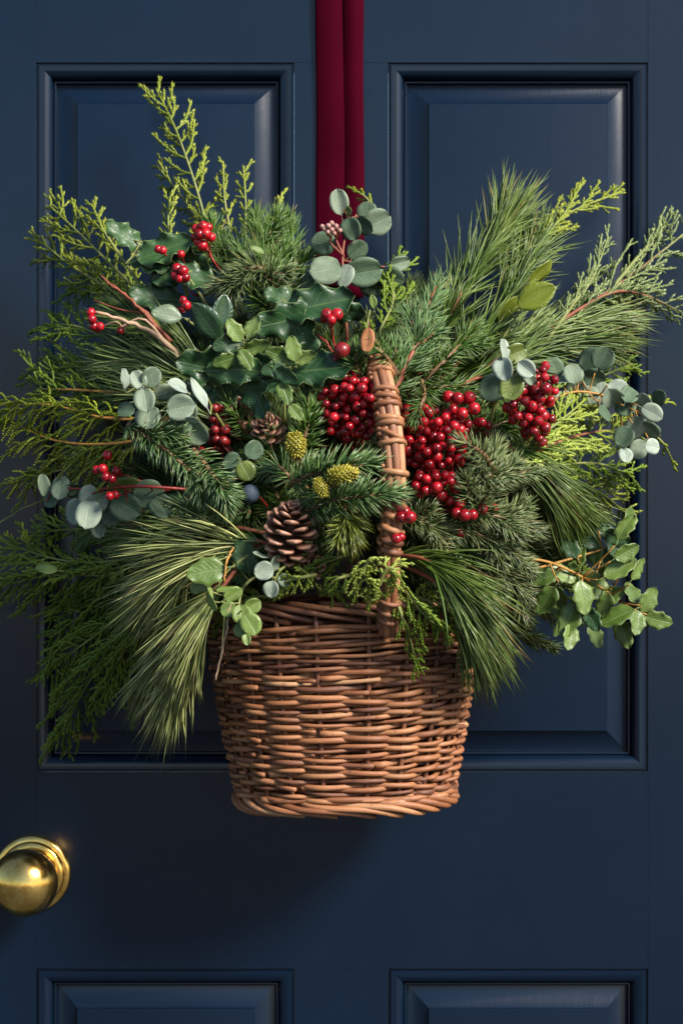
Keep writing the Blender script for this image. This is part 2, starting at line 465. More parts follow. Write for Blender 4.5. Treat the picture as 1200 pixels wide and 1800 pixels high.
# ------------------------------------------------------------------ sprig builders
def stem_part(root, path, r0, r1, mat, name='stem', extra=()):
    g = Geo(); add_tube(g, path, np.linspace(r0, r1, len(path)), 6)
    for p, a, b in extra: add_tube(g, p, np.linspace(a, b, len(p)), 5)
    me = g.mesh(name, [mat], root.location)
    return link(name, me, root)


def pine(label, pts, nl=140, n=700, start=0.3, spread=(12, 42), mat='pine', droop=0.12, width=0.98, curve=0.25, ysq=0.6, tipfan=0.25, stem='bark_red', cat='pine branch'):
    path = spline([P(*p) for p in pts], 24)
    root = thing('pine_branch', label, cat, path[0], 'long needled pine branches in the basket')
    stem_part(root, path, 0.0021, 0.0010, M[stem])
    k = int(n * 0.27) // 5; spread = (spread[0], spread[1] * 1.25)
    s = start + (1 - start) * rng.random(k) ** 0.75
    s[: int(k * tipfan)] = 1.0 - rng.random(int(k * tipfan)) * 0.06
    C, T = samp(path, s)
    rv = norm(np.cross(T, rng.normal(size=(k, 3))))
    a = np.radians(rng.uniform(spread[0], spread[1], k)) * (1 - 0.45 * (s - start) / (1 - start + 1e-6))
    Dc = T * np.cos(a)[:, None] + rv * np.sin(a)[:, None]
    Dn = np.repeat(Dc, 5, 0) + rng.normal(size=(k * 5, 3)) * 0.145
    Dn[:, 1] *= ysq
    Bn = np.repeat(C, 5, 0) + rng.normal(size=(k * 5, 3)) * 0.0006
    Tn = np.repeat(T, 5, 0)
    L = nl * PXM * np.repeat(rng.uniform(0.78, 1.08, k), 5) * rng.uniform(0.9, 1.05, k * 5)
    bend = (Tn - norm(Dn)) * curve + np.array([0, 0, -1.0]) * droop + rng.normal(size=(k * 5, 3)) * 0.10
    g = Geo(); needles(g, Bn, Dn, L, width * 0.001, bend, 4, None, 1.0, np.clip(np.repeat(rng.random(k), 5) * 0.4 + rng.random(k * 5) * 0.8 - 0.1, 0, 1))
    o = link('needle_mass', g.mesh('needle_mass', [M[mat]], root.location), root); o['kind'] = 'stuff'
    return root


def fir_axis(g, path, nl, dens, w, a0=68, toward=0.9, wmul=1.0):
    if toward < 0.5: dens *= 0.8
    L = plen(path); n = max(12, int(L / PXM * dens * 0.72))
    s = rng.random(n)
    C, T = samp(path, s)
    side = norm(np.cross(T, CAMV)); up = norm(np.cross(side, T))
    up = np.where((up[:, 1:2] > 0), -up, up)
    ph = rng.uniform(-0.55, np.pi + 0.55, n)
    a = np.radians(rng.normal(a0, 9, n)) * (1 - 0.5 * s ** 3)
    R = side * np.cos(ph)[:, None] + up * (np.sin(ph) * toward)[:, None]
    Dn = T * np.cos(a)[:, None] + norm(R) * np.sin(a)[:, None]
    ln = nl * PXM * rng.uniform(0.75, 1.08, n) * (1 - 0.35 * s ** 4) * (0.75 + 0.25 * np.minimum(1, s * 5))
    bend = T * 0.18 + rng.normal(size=(n, 3)) * 0.05
    needles(g, C, Dn, ln, w * 0.001, bend, 3, up, 0.45)
    # bunch at the tip
    k = 16
    C = np.repeat(path[-1:], k, 0); T = np.repeat(norm(path[-1:] - path[-3:-2]), k, 0)
    Dn = T + rng.normal(size=(k, 3)) * 0.42
    needles(g, C, Dn, nl * PXM * rng.uniform(0.5, 0.85, k), w * 0.001, None, 3, None, 0.45)


def fir(label, pts, nl=42, dens=1.5, twigs=0, tl=80, mat='fir', w=0.95, stem='bark', a0=66, cat='fir sprig', ta=48, toward=0.9, sr=0.0026):
    path = spline([P(*p) for p in pts], 20)
    root = thing('fir_sprig', label, cat, path[0], 'short needled fir sprigs in the basket')
    g = Geo(); fir_axis(g, path, nl, dens, w, a0, toward)
    extra = []
    for i in range(twigs):
        s = np.array([0.15 + 0.62 * (i + 0.5 * (i % 2)) / max(1, twigs)])
        c, t = samp(path, s); c = c[0]; t = t[0]
        sd = norm(np.cross(t, CAMV)) * (1 if i % 2 else -1)
        an = math.radians(ta + rng.normal() * 6)
        d = t * math.cos(an) + sd * math.sin(an) + CAMV * rng.uniform(-0.1, 0.3)
        l = tl * PXM * rng.uniform(0.75, 1.1) * (1 - 0.4 * s[0])
        tp = spline([c, c + d * l * 0.5, c + (d + t * 0.25) * l], 8)
        fir_axis(g, tp, nl * 0.9, dens, w, a0, toward); extra.append((tp, 0.0014, 0.0008))
    stem_part(root, path, sr, sr * .5, M[stem], extra=extra)
    o = link('needle_mass', g.mesh('needle_mass', [M[mat]], root.location), root); o['kind'] = 'stuff'
    return root


def scales(g, path, w, ln, step):
    L = plen(path); n = max(2, int(L / step))
    s = (np.arange(n) + 0.5) / n
    C, T = samp(path, s)
    r = rng.normal(size=3); u = norm(np.cross(T, r)); v = np.cross(T, u)
    for k in range(3):
        ph = 2 * np.pi * k / 3 + np.arange(n) * 1.1
        R = u * np.cos(ph)[:, None] + v * np.sin(ph)[:, None]
        needles(g, C + R * w * 0.3, T + R * 0.42, ln * rng.uniform(0.8, 1.25, n), w, None, 1, R, 0.8, np.clip(rng.random(n) * 0.5 + s * 0.5, 0, 1))
    needles(g, C[-1:], T[-1:], ln * 1.5, w, None, 1, None, 0.8, np.array([0.9]))


def cypress(label, pts, lm=55, gap=11, sec=16, sgap=7, mat='cyp_bright', stem='green_stem', droop=0.0, start=0.12, ang=42, w=0.85, ter=False, name='cypress_sprig', cat='cypress sprig', shape=1.0, tilt=0.35):
    gap *= 1.25; sgap *= 1.2; w *= 1.12
    path = spline([P(*p) for p in pts], 28)
    root = thing(name, label, cat, path[0], 'scale leaved cypress sprigs in the basket')
    L = plen(path) / PXM; g = Geo(); extra = []
    nrm = norm(CAMV + rng.normal(size=3) * tilt)
    k = int(L * (1 - start) / gap); W = w * 0.001
    for i in range(k):
        s = start + (1 - start) * (i + rng.uniform(0.1, 0.9)) / k
        c, t = samp(path, np.array([s])); c = c[0]; t = t[0]
        sgn = 1 if i % 2 else -1
        sd = norm(np.cross(t, nrm)) * sgn
        an = math.radians(ang + rng.normal() * 13)
        d = t * math.cos(an) + sd * math.sin(an) + CAMV * rng.normal() * 0.22
        l = lm * PXM * (0.25 + 0.75 * math.sin(math.pi * min(1, (1 - s) * 0.9 + 0.06)) ** 0.7) * rng.uniform(0.4, 1.25) * shape
        e = c + (d + t * 0.35) * l + np.array([0, 0, -droop * l])
        pp = spline([c, c + d * l * 0.5 + np.array([0, 0, -droop * l * 0.2]), e], 8)
        scales(g, pp, W, W * 2.6, W * 1.7); extra.append((pp, W * 0.7, W * 0.4))
        m = int(l / PXM / sgap)
        for j in range(m):
            s2 = 0.12 + 0.85 * (j + rng.uniform(0.2, 0.8)) / max(m, 1)
            c2, t2 = samp(pp, np.array([s2])); c2 = c2[0]; t2 = t2[0]
            sd2 = norm(np.cross(t2, nrm + rng.normal(size=3) * 0.3)) * (1 if j % 2 else -1)
            d2 = t2 * 0.78 + sd2 * rng.uniform(0.3, 0.85) + CAMV * rng.normal() * 0.2
            l2 = sec * PXM * rng.uniform(0.55, 1.2) * (1 - 0.55 * s2)
            p2 = spline([c2, c2 + d2 * l2 * 0.55, c2 + (d2 + t2 * 0.25) * l2 + np.array([0, 0, -droop * l2 * 0.7])], 5)
            scales(g, p2, W * 0.9, W * 2.4, W * 1.8)
    # terminal
    scales(g, path[-9:], W, W * 2.6, W * 1.7)
    stem_part(root, path, 0.0020, 0.0006, M[stem], extra=extra[:0])
    g2 = Geo()
    for p, a, b in extra: add_tube(g2, p, np.linspace(a, b, len(p)), 4)
    g.F += [f + g.n for f in g2.F]; g.V += g2.V; g.A += [np.stack([np.full(len(v), 0.3), np.zeros(len(v)), np.zeros(len(v))], 1) for v in g2.V]
    g.n += g2.n
    o = link('leaf_scale_mass', g.mesh('leaf_scale_mass', [M[mat]], root.location), root); o['kind'] = 'stuff'
    return root


# ------------------------------------------------------------------ leaves
def leaf_mesh(kind, seed, mat):
    r = np.random.default_rng(seed)
    nv, us = {'holly': (25, 7), 'ivy': (19, 7), 'round': (11, 7), 'oval': (12, 5), 'lance': (12, 5), 'tiny': (7, 3)}[kind]
    v = np.linspace(0, 1, nv); u = np.linspace(-1, 1, us)
    if kind == 'round': w = 0.47 * np.sqrt(np.clip(1 - (2 * v - 1) ** 2, 0, 1)) * (1 + 0.08 * (0.5 - v)) + 0.004
    elif kind == 'oval': w = 0.31 * np.sin(np.pi * v ** 0.92) ** 0.75 + 0.004
    elif kind == 'tiny': w = 0.28 * np.sin(np.pi * v ** 0.9) ** 0.8 + 0.004
    elif kind == 'lance': w = 0.17 * np.sin(np.pi * v ** 0.95) ** 0.85 + 0.004
    else:
        sp = 3.0
        base = (0.34 if kind == 'holly' else 0.34) * np.sin(np.pi * np.clip(v, 0.0, 1) ** 0.82) ** (0.55 if kind == 'holly' else 0.66)
        f = (v * sp + 0.15) % 1.0
        saw = np.where(f < 0.75, (f / 0.75) ** 2.2, 1 - ((f - 0.75) / 0.25))
        w = base * ((0.70 if kind == 'holly' else 0.84) + (0.30 if kind == 'holly' else 0.24) * saw) + 0.004
    cup = r.uniform(0.05, 0.25) * r.choice([1, 1, -0.6]); curl = r.uniform(-0.32, 0.16); tw = r.uniform(-0.25, 0.25)
    fold = r.uniform(0.05, 0.22); wav = r.uniform(0.01, 0.035); ph = r.uniform(0, 6)
    asym = r.uniform(-0.08, 0.08); sw = r.uniform(-0.12, 0.12)
    U, Vv = np.meshgrid(u, v)
    Wd = w[:, None] * (1 + asym * np.sign(U))
    X = U * Wd + sw * Vv * (1 - Vv)
    Z = cup * (U * Wd) ** 2 * 2 + fold * np.abs(U) * Wd + curl * Vv ** 2 * 0.7 + wav * np.sin(Vv * 9 + ph) * U ** 2 + tw * U * Wd * (Vv - 0.4)
    if kind in ('holly', 'ivy'):
        Z = Z + (0.07 if kind == 'holly' else 0.025) * np.cos(2 * np.pi * (Vv * sp + 0.15)) * U ** 4
    Z = Z - 0.015 * (1 - np.abs(U)) ** 3
    Y = Vv
    top = np.stack([X, Y, Z], -1).reshape(-1, 3); n = len(top)
    bot = top - np.array([0, 0, 0.008])
    i = np.arange(nv - 1)[:, None] * us; j = np.arange(us - 1)[None]
    q = np.stack([i + j, i + j + 1, i + us + j + 1, i + us + j], -1).reshape(-1, 4)
    qb = q[:, ::-1] + n
    edge = list(range(0, us)) + [us * k + us - 1 for k in range(1, nv)] + list(range(us * nv - 2, us * (nv - 1) - 1, -1)) + [us * k for k in range(nv - 2, 0, -1)]
    e2 = edge[1:] + edge[:1]
    qs = np.array([[a, a + n, b + n, b] for a, b in zip(edge, e2)])
    pv, pf, _, _ = tube(np.array([[0, -0.22, -0.03], [0.01, -0.1, -0.02], [0, 0.04, -0.01]]), 0.014, 4)
    V = np.vstack([top, bot, pv])
    lu = np.concatenate([U.ravel(), U.ravel(), np.zeros(len(pv))]); lv = np.concatenate([Vv.ravel(), Vv.ravel(), np.zeros(len(pv))])
    return mk_mesh('leaf_' + kind, V, [np.vstack([q, qb, qs]), pf[0] + 2 * n, np.vstack(pf[1:]) + 2 * n], {'lu': lu, 'lv': lv}, [M[mat]])


_leafcache = {}


def leaf(root, kind, mat, px, py, d, th, ln, lean=0, roll=0, wide=1.0, name='leaf'):
    k = (kind, mat, int(rng.integers(7)))
    if k not in _leafcache: _leafcache[k] = leaf_mesh(kind, 31 * k[2] + len(kind) * 7 + 3, mat)
    if kind in ('ivy', 'holly'): ln *= 1.28 if kind == 'holly' else 1.12; lean *= 0.8
    t = math.radians(th); le = math.radians(lean); ro = math.radians(roll)
    if kind == 'round': ln *= rng.uniform(0.82, 1.03); wide *= rng.uniform(0.82, 1.05)
    d0 = Vector((math.cos(t), 0, math.sin(t)))
    cam_ = Vector((0, -1, 0))
    dr = d0 * math.cos(le) + cam_ * math.sin(le)
    nn = cam_ * math.cos(le) - d0 * math.sin(le)
    nn = Matrix.Rotation(ro, 3, dr) @ nn
    xx = dr.cross(nn)
    L = ln * S * (D - d) / D
    c = Vector(P(px, py, d)); base = c - dr * L * 0.5
    m = Matrix((( xx.x, dr.x, nn.x), (xx.y, dr.y, nn.y), (xx.z, dr.z, nn.z))).to_4x4()
    o = bpy.data.objects.new(name, _leafcache[k]); col.objects.link(o); o.parent = root
    o.matrix_local = Matrix.Translation(base - root.location) @ m @ Matrix.Diagonal((L * wide, L, L, 1))
    return np.array(base - dr * L * 0.2)


def leafy(name, label, cat, group, pts, leaves, kind, mat, stem='green_stem', r=0.0013, extra_leaf=None):
    """leaves: (px, py, d, angle, length[, lean, roll, wide[, mat]])"""
    path = spline([P(*p) for p in pts], 18)
    root = thing(name, label, cat, path[0], group)
    ex = []
    for lf in leaves:
        mt = lf[8] if len(lf) > 8 else mat
        a = lf[5] if len(lf) > 5 else rng.normal() * 16
        b = lf[6] if len(lf) > 6 else rng.normal() * 18
        w = lf[7] if len(lf) > 7 else rng.uniform(0.9, 1.08)
        base = leaf(root, kind, mt, lf[0], lf[1], lf[2], lf[3], lf[4], a, b, w)
        q = path[np.argmin(np.linalg.norm(path - base, axis=1))]
        if np.linalg.norm(q - base) < 0.05:
            mid = (q + base) / 2 + np.array([0, 0.002, -0.001])
            ex.append((spline([q, mid, base], 6), r * 0.7, r * 0.55))
    stem_part(root, path, r * 1.2, r * 0.6, M[stem], extra=ex)
    return root


# ------------------------------------------------------------------ berries
def berry_mesh(mats):
    nu, nv = 14, 9
    V = []; F3 = []; F4 = []; mi3 = []; mi4 = []
    for i in range(1, nv):
        a = math.pi * i / nv
        for j in range(nu):
            b = 2 * math.pi * j / nu
            V.append((math.sin(a) * math.cos(b), math.sin(a) * math.sin(b), math.cos(a) * 0.95 + 0.04 * math.cos(a) ** 8))
    V += [(0, 0, 0.93), (0, 0, -0.92)]
    n = len(V)
    for j in range(nu):
        F3.append((n - 2, j, (j + 1) % nu)); e = (nv - 2) * nu
        F3.append((n - 1, e + (j + 1) % nu, e + j))
    for i in range(nv - 2):
        for j in range(nu): F4.append((i * nu + j, i * nu + nu + j, i * nu + nu + (j + 1) % nu, i * nu + (j + 1) % nu))
    # calyx: a small five pointed crown of tips
    c = len(V)
    for j in range(5):
        b = 2 * math.pi * j / 5
        V += [(0.27 * math.cos(b - .4), 0.27 * math.sin(b - .4), 0.93), (0.27 * math.cos(b + .4), 0.27 * math.sin(b + .4), 0.93), (0.10 * math.cos(b), 0.10 * math.sin(b), 1.08), (0, 0, 0.96)]
        k = c + 4 * j; F3 += [(k, k + 1, k + 2), (k + 1, k + 3, k + 2), (k + 3, k, k + 2)]
    mi = [0] * (2 * nu) + [1] * 15 + [0] * len(F4)
    return mk_mesh('berry', V, [F3, F4], None, mats, True, mi)


BM = {k: berry_mesh([M[k], M['calyx']]) for k in ('berry', 'berry_dark', 'berry_blue', 'bud')}


def berries(label, base, blobs, r=(9.5, 12.5), mat='berry', stem='red_stem', name='berry_cluster', cat='berry sprig', group='clusters of red berries', tight=1.55, pts=None, trunk=0.0011):
    """blobs: (px, py, rx, ry, n, d); pts: explicit (px, py, d, r)"""
    b0 = P(*base); root = thing(name, label, cat, b0, group)
    pos = []
    for (cx, cy, rx, ry, n, d) in blobs:
        tries = 0; k = 0
        while k < n and tries < n * 60:
            tries += 1
            a = rng.uniform(0, 2 * math.pi); q = math.sqrt(rng.random())
            x = cx + rx * q * math.cos(a); y = cy + ry * q * math.sin(a)
            dd = d + 0.022 * math.sqrt(max(0, 1 - q * q)) * rng.uniform(0.35, 1.0) + rng.uniform(-0.006, 0.003)
            rr = rng.uniform(*r) * 0.89
            p = P(x, y, dd); R = rr * PXM
            if all(np.linalg.norm(p - o[0]) > (R + o[1]) * 0.98 for o in pos):
                pos.append((p, R)); k += 1
    for (x, y, d, rr) in (pts or []): pos.append((P(x, y, d), rr * PXM))
    g = Geo(); cs = {}
    for i, (p, R) in enumerate(pos):
        o = bpy.data.objects.new('berry', BM[mat]); col.objects.link(o); o.parent = root
        o.location = Vector(p - np.array(root.location))
        dd = norm(p - b0) * 0.7 + rng.normal(size=3) * 0.6 + CAMV * 0.5
        o.rotation_euler = Vector(dd).to_track_quat('Z', 'Y').to_euler(); s_ = float(R)
        o.scale = (s_ * rng.uniform(0.93, 1.03), s_, s_ * rng.uniform(0.95, 1.08))
    # stalks: berries hang from shared nodes behind them
    P_ = np.array([p for p, _ in pos])
    nodes = []
    left = list(range(len(P_)))
    while left:
        i = left[0]; dist = np.linalg.norm(P_[left] - P_[i], axis=1)
        near = [left[k] for k in np.argsort(dist)[:5] if dist[k] < 0.03]
        if i not in near: near = [i]
        c = P_[near].mean(0); c = c + (b0 - c) * 0.25 + np.array([0, 0.010, -0.001])
        nodes.append(c)
        for k in near:
            add_tube(g, spline([c, (c + P_[k]) / 2 + np.array([0, 0.002, -0.0015]), P_[k]], 6), 0.00055, 4)
        left = [k for k in left if k not in near]
    for c in nodes:
        mid = (c + b0) / 2 + rng.normal(size=3) * 0.004
        add_tube(g, spline([b0, mid, c], 10), np.linspace(trunk, 0.0008, 10), 5)
    link('stem', g.mesh('stem', [M[stem]], root.location), root)
    return root


# ------------------------------------------------------------------ cones
def scale_mesh():
    V = []; al = []
    prof = [(0.0, 0.10, 0.05), (0.45, 0.22, 0.06), (0.80, 0.36, 0.085), (0.95, 0.30, 0.11), (1.04, 0.10, 0.07)]
    us = [-1, -0.5, 0, 0.5, 1]
    for (y, w, t) in prof:
        for u in us:
            V.append((u * w, y - 0.04 * u * u, t * (1 - 0.45 * u * u) + 0.10 * y * y)); al.append(y)
    n = len(V)
    for (y, w, t) in prof:
        for u in us:
            V.append((u * w, y - 0.04 * u * u, -t * (1 - 0.6 * u * u) + 0.10 * y * y)); al.append(y * 0.9)
    F = []
    for i in range(4):
        for j in range(4):
            a = i * 5 + j; F += [(a, a + 1, a + 6, a + 5), (n + a + 5, n + a + 6, n + a + 1, n + a)]
    for i in range(4):
        F += [(i * 5, i * 5 + 5, n + i * 5 + 5, n + i * 5), (i * 5 + 4, n + i * 5 + 4, n + i * 5 + 9, i * 5 + 9)]
    for j in range(4): F += [(20 + j, 21 + j, n + 21 + j, n + 20 + j)]
    return mk_mesh('cone_scale', V, [F], {'along': al}, [M['cone']])


SCM = scale_mesh()


def pine_cone(label, px, py, d, wpx, hpx, tilt=0, lean=10, n=70, group='brown pine cones', openn=1.0):
    c = P(px, py, d); R = wpx / 2 * PXM; H = hpx * PXM
    root = thing('pine_cone', label, 'pine cone', c - np.array([0, 0, H / 2]), group)
    root.rotation_euler = (math.radians(lean), math.radians(tilt), 0)
    g = Geo(); add_tube(g, spline([[0, 0, 0], [0, 0, H * .5], [0, 0, H * .93]], 8), np.array([.20, .3, .32, .3, .26, .2, .12, .05]) * R, 8)
    link('core', g.mesh('core', [M['cone']], clamp=False), root)
    for i in range(n):
        h = (i + 0.5) / n; a = math.radians(137.5 * i)
        rr = R * (math.sin(math.pi * (0.16 + 0.80 * h)) ** 0.75)
        el = math.radians(-14 + 70 * h ** 1.15 * openn)
        y = Vector((math.cos(a) * math.cos(el), math.sin(a) * math.cos(el), math.sin(el)))
        x = Vector((-math.sin(a), math.cos(a), 0)) * -1; z = x.cross(y)
        o = bpy.data.objects.new('scale', SCM); col.objects.link(o); o.parent = root
        L = rr * rng.uniform(0.93, 1.06)
        o.matrix_local = Matrix.Translation((0, 0, H * (0.05 + 0.80 * h))) @ Matrix(((x.x, y.x, z.x), (x.y, y.y, z.y), (x.z, y.z, z.z))).to_4x4() @ Matrix.Diagonal((max(L, R * .35) * 0.85, L, L * 0.8, 1))
    return root


def green_cone(label, px, py, d, wpx, hpx, ang, lean=20):
    """young cone: many small bracts on an egg shaped core, with a pale cut end"""
    c = P(px, py, d); R = wpx / 2 * PXM; H = hpx * PXM
    a = math.radians(ang); ax = norm(np.array([math.cos(a), -math.sin(math.radians(lean)), math.sin(a)]))
    base = c - ax * H / 2
    root = thing('green_cone', label, 'green cone', base, 'young green cones')
    u = norm(np.cross(ax, [0.1, 1, 0.2])); v = np.cross(ax, u)
    t = np.linspace(0, 1, 9); g = Geo()
    add_tube(g, base + ax * (H * t)[:, None], R * 0.8 * np.sin(np.pi * (0.12 + 0.8 * t)), 8, 0.3)
    n = 130; h = (np.arange(n) + .5) / n; an = np.radians(137.5) * np.arange(n)
    rad = R * 0.78 * np.sin(np.pi * (0.12 + 0.80 * h))
    Rv = u * np.cos(an)[:, None] + v * np.sin(an)[:, None]
    B = base + ax * (H * h)[:, None] + Rv * rad[:, None]
    needles(g, B, Rv * 0.75 + ax * (0.2 + 0.8 * h)[:, None], R * rng.uniform(0.3, 0.55, n), R * 0.19, rng.normal(size=(n, 3)) * 0.15, 2, Rv, 0.5)
    o = link('bract_mass', g.mesh('bract_mass', [M['cone_green']], root.location), root); o['kind'] = 'stuff'
    return root


def twig(label, pts, r0, r1, mat, side=(), group='bare twigs'):
    path = spline([P(*p) for p in pts], 20)
    root = thing('twig', label, 'twig', path[0], group)
    path = path + rng.normal(size=path.shape) * 0.0005
    stem_part(root, path, r0, r1, M[mat], extra=[(spline([P(*q) for q in s], 8), r1 * 1.1, r1 * 0.6) for s in side])
    return root


# ------------------------------------------------------------------ the door
def px_x(p): return (p - 600) * S
def px_z(p): return ZC - (p - 900) * S


def ground():
    V = [(-30, -40, 0), (30, -40, 0), (30, 0.3, 0), (-30, 0.3, 0)]
    m, nt, b = new_mat('stone_paving')
    tc = nt.nodes.new('ShaderNodeTexCoord')
    nt.links.new(ramp(nt, noise(nt, 3.0, 6, tc.outputs['Object'], 0.6), [(0.3, (0.026, 0.034, 0.044)), (0.7, (0.050, 0.060, 0.074))]), b.inputs['Base Color'])
    b.inputs['Roughness'].default_value = 0.85
    o = link('ground', mk_mesh('ground', V, [np.array([[0, 1, 2, 3]])], None, [m], False)); o['kind'] = 'structure'


ground()
door = thing('panelled_door', 'navy blue painted panelled front door behind the hanging basket of evergreens', 'door', (0, 0, 0.03))
YB = 0.044


def box_part(name, x0, x1, z0, z1, mat):
    e = 0.00001
    x0 += e; x1 -= e; z0 += e; z1 -= e; c = 0.00015
    V = [(x0, c, z0), (x1, c, z0), (x1, c, z1), (x0, c, z1), (x0 + c, 0, z0 + c), (x1 - c, 0, z0 + c), (x1 - c, 0, z1 - c), (x0 + c, 0, z1 - c),
         (x0, YB, z0), (x1, YB, z0), (x1, YB, z1), (x0, YB, z1)]
    F = [(4, 5, 6, 7), (0, 1, 5, 4), (1, 2, 6, 5), (2, 3, 7, 6), (3, 0, 4, 7), (0, 8, 9, 1), (1, 9, 10, 2), (2, 10, 11, 3), (3, 11, 8, 0), (8, 11, 10, 9)]
    V = np.array(V, float) - np.array(door.location)
    return link(name, mk_mesh(name, V, [F], None, [M[mat]], False), door)


XL0, XR1 = -0.42, 0.42
LX0, LX1, RX0, RX1 = px_x(64), px_x(517), px_x(682), px_x(1138)
ZT, ZT2, ZM, ZL, ZB = px_z(110), 2.03, px_z(1357), px_z(1703), 0.27
box_part('stile', XL0, LX0, 0.03, ZT2, 'paint_v')
box_part('stile', RX1, XR1, 0.03, ZT2, 'paint_v')
box_part('rail', LX0, RX1, ZT, ZT2, 'paint_h')
box_part('rail', LX0, RX1, ZL, ZM, 'paint_h')
box_part('rail', LX0, RX1, 0.03, ZB, 'paint_h')
box_part('muntin', LX1, RX0, ZM, ZT, 'paint_v')
box_part('muntin', LX1, RX0, ZB, ZL, 'paint_v')


def frame():
    V = []; F = []
    for (x0, x1, z0, z1) in ((-0.53, -0.423, 0.0, 2.035), (0.423, 0.53, 0.0, 2.035), (-0.53, 0.53, 2.037, 2.14)):
        n = len(V); y0, y1, c = -0.014, 0.10, 0.003
        V += [(x0, y0 + c, z0), (x1, y0 + c, z0), (x1, y0 + c, z1), (x0, y0 + c, z1), (x0 + c, y0, z0 + c), (x1 - c, y0, z0 + c), (x1 - c, y0, z1 - c), (x0 + c, y0, z1 - c), (x0, y1, z0), (x1, y1, z0), (x1, y1, z1), (x0, y1, z1)]
        F += [tuple(n + k for k in f) for f in ((4, 5, 6, 7), (0, 1, 5, 4), (1, 2, 6, 5), (2, 3, 7, 6), (3, 0, 4, 7), (0, 8, 9, 1), (1, 9, 10, 2), (2, 10, 11, 3), (3, 11, 8, 0), (8, 11, 10, 9))]
    o = link('door_frame', mk_mesh('door_frame', V, [F], None, [M['paint_v']], False)); o['kind'] = 'structure'


frame()


def rect_profile(name, x0, x1, z0, z1, prof, close=False):
    V = []; F = []
    for (i, y) in prof:
        i *= 0.001; y *= 0.001
        V += [(x0 + i, y, z0 + i), (x1 - i, y, z0 + i), (x1 - i, y, z1 - i), (x0 + i, y, z1 - i)]
    n = len(prof)
    for k in range(n - 1):
        for j in range(4):
            F.append((4 * k + j, 4 * k + (j + 1) % 4, 4 * k + 4 + (j + 1) % 4, 4 * k + 4 + j))
    if close: F.append((4 * n - 4, 4 * n - 3, 4 * n - 2, 4 * n - 1))
    V = np.array(V) - np.array(door.location)
    me = mk_mesh(name, V, [F], None, [M['paint_v']], True)
    # keep mitres and creases sharp, curves smooth
    me.set_sharp_from_angle(angle=math.radians(24))
    return link(name, me, door)


prof_m = [(0.3, 6), (0.35, 0.5), (0.6, 2.4), (1.7, 2.4), (2.0, 0.7), (2.6, -0.1)]
for q in range(1, 13):
    a = math.radians(90 * q / 12); prof_m.append((2.6 + 12.4 * math.sin(a) ** 1.0, -0.1 + 8.6 * (1 - math.cos(a))))
prof_m += [(15.2, 10.2), (15.6, 10.6)]
for q in range(1, 7):
    a = math.pi * q / 6; prof_m.append((16.9 - 1.3 * math.cos(a), 10.6 - 1.3 * math.sin(a)))
prof_m += [(18.6, 12.6), (18.8, 17.5), (19.2, 22)]
prof_p = [(17.5, 17), (17.6, 15.3), (19.5, 15.2), (20.6, 15.0), (38.6, 4.4), (38.9, 4.1), (39.1, 3.6), (39.3, 2.5), (39.7, 2.2), (40.4, 2.1)]
for (x0, x1, z0, z1) in ((LX0, LX1, ZM, ZT), (RX0, RX1, ZM, ZT), (LX0, LX1, ZB, ZL), (RX0, RX1, ZB, ZL)):
    rect_profile('moulding', x0, x1, z0, z1, prof_m)
    rect_profile('raised_panel', x0, x1, z0, z1, prof_p, True)


def lathe_y(name, prof, mat, parent, sides=64):
    V = []; F = []
    for (r, y) in prof:
        for j in range(sides):
            a = 2 * math.pi * j / sides; V.append((r * math.cos(a), y, r * math.sin(a)))
    n = len(prof)
    for k in range(n - 1):
        for j in range(sides): F.append((k * sides + j, k * sides + (j + 1) % sides, (k + 1) * sides + (j + 1) % sides, (k + 1) * sides + j))
    me = mk_mesh(name, V, [F], None, [mat], True); me.set_sharp_from_angle(angle=math.radians(50))
    return link(name, me, parent)


KC = P(44, 1551, 0.046)
kp = [(0.0001, -0.0775)]
for q in range(1, 25):
    a = math.radians(q * 6.3); kp.append((0.0318 * math.sin(a), -0.049 - 0.0285 * math.cos(a)))
kp += [(0.0135, -0.0215), (0.0125, -0.0212), (0.0125, -0.019), (0.0145, -0.016)]
knob = lathe_y('doorknob', kp, M['brass'], door)
knob.location = (KC[0], 0, KC[2] - door.location.z)
rp = [(0.010, -0.0175), (0.0200, -0.0172), (0.0240, -0.0162), (0.0252, -0.0145), (0.0258, -0.0120), (0.0275, -0.0118), (0.0300, -0.0112), (0.0312, -0.0095), (0.0318, -0.0074),
      (0.0332, -0.0072), (0.0352, -0.0066), (0.0366, -0.0052), (0.0372, -0.0030), (0.0373, 0.0005)]
lathe_y('rose', rp, M['brass'], knob)

# ------------------------------------------------------------------ ribbon
rib = thing('velvet_ribbon', 'dark red velvet ribbon running straight down the navy door to the basket', 'ribbon', (0, -0.004, P(600, 470, 0.03)[2]))


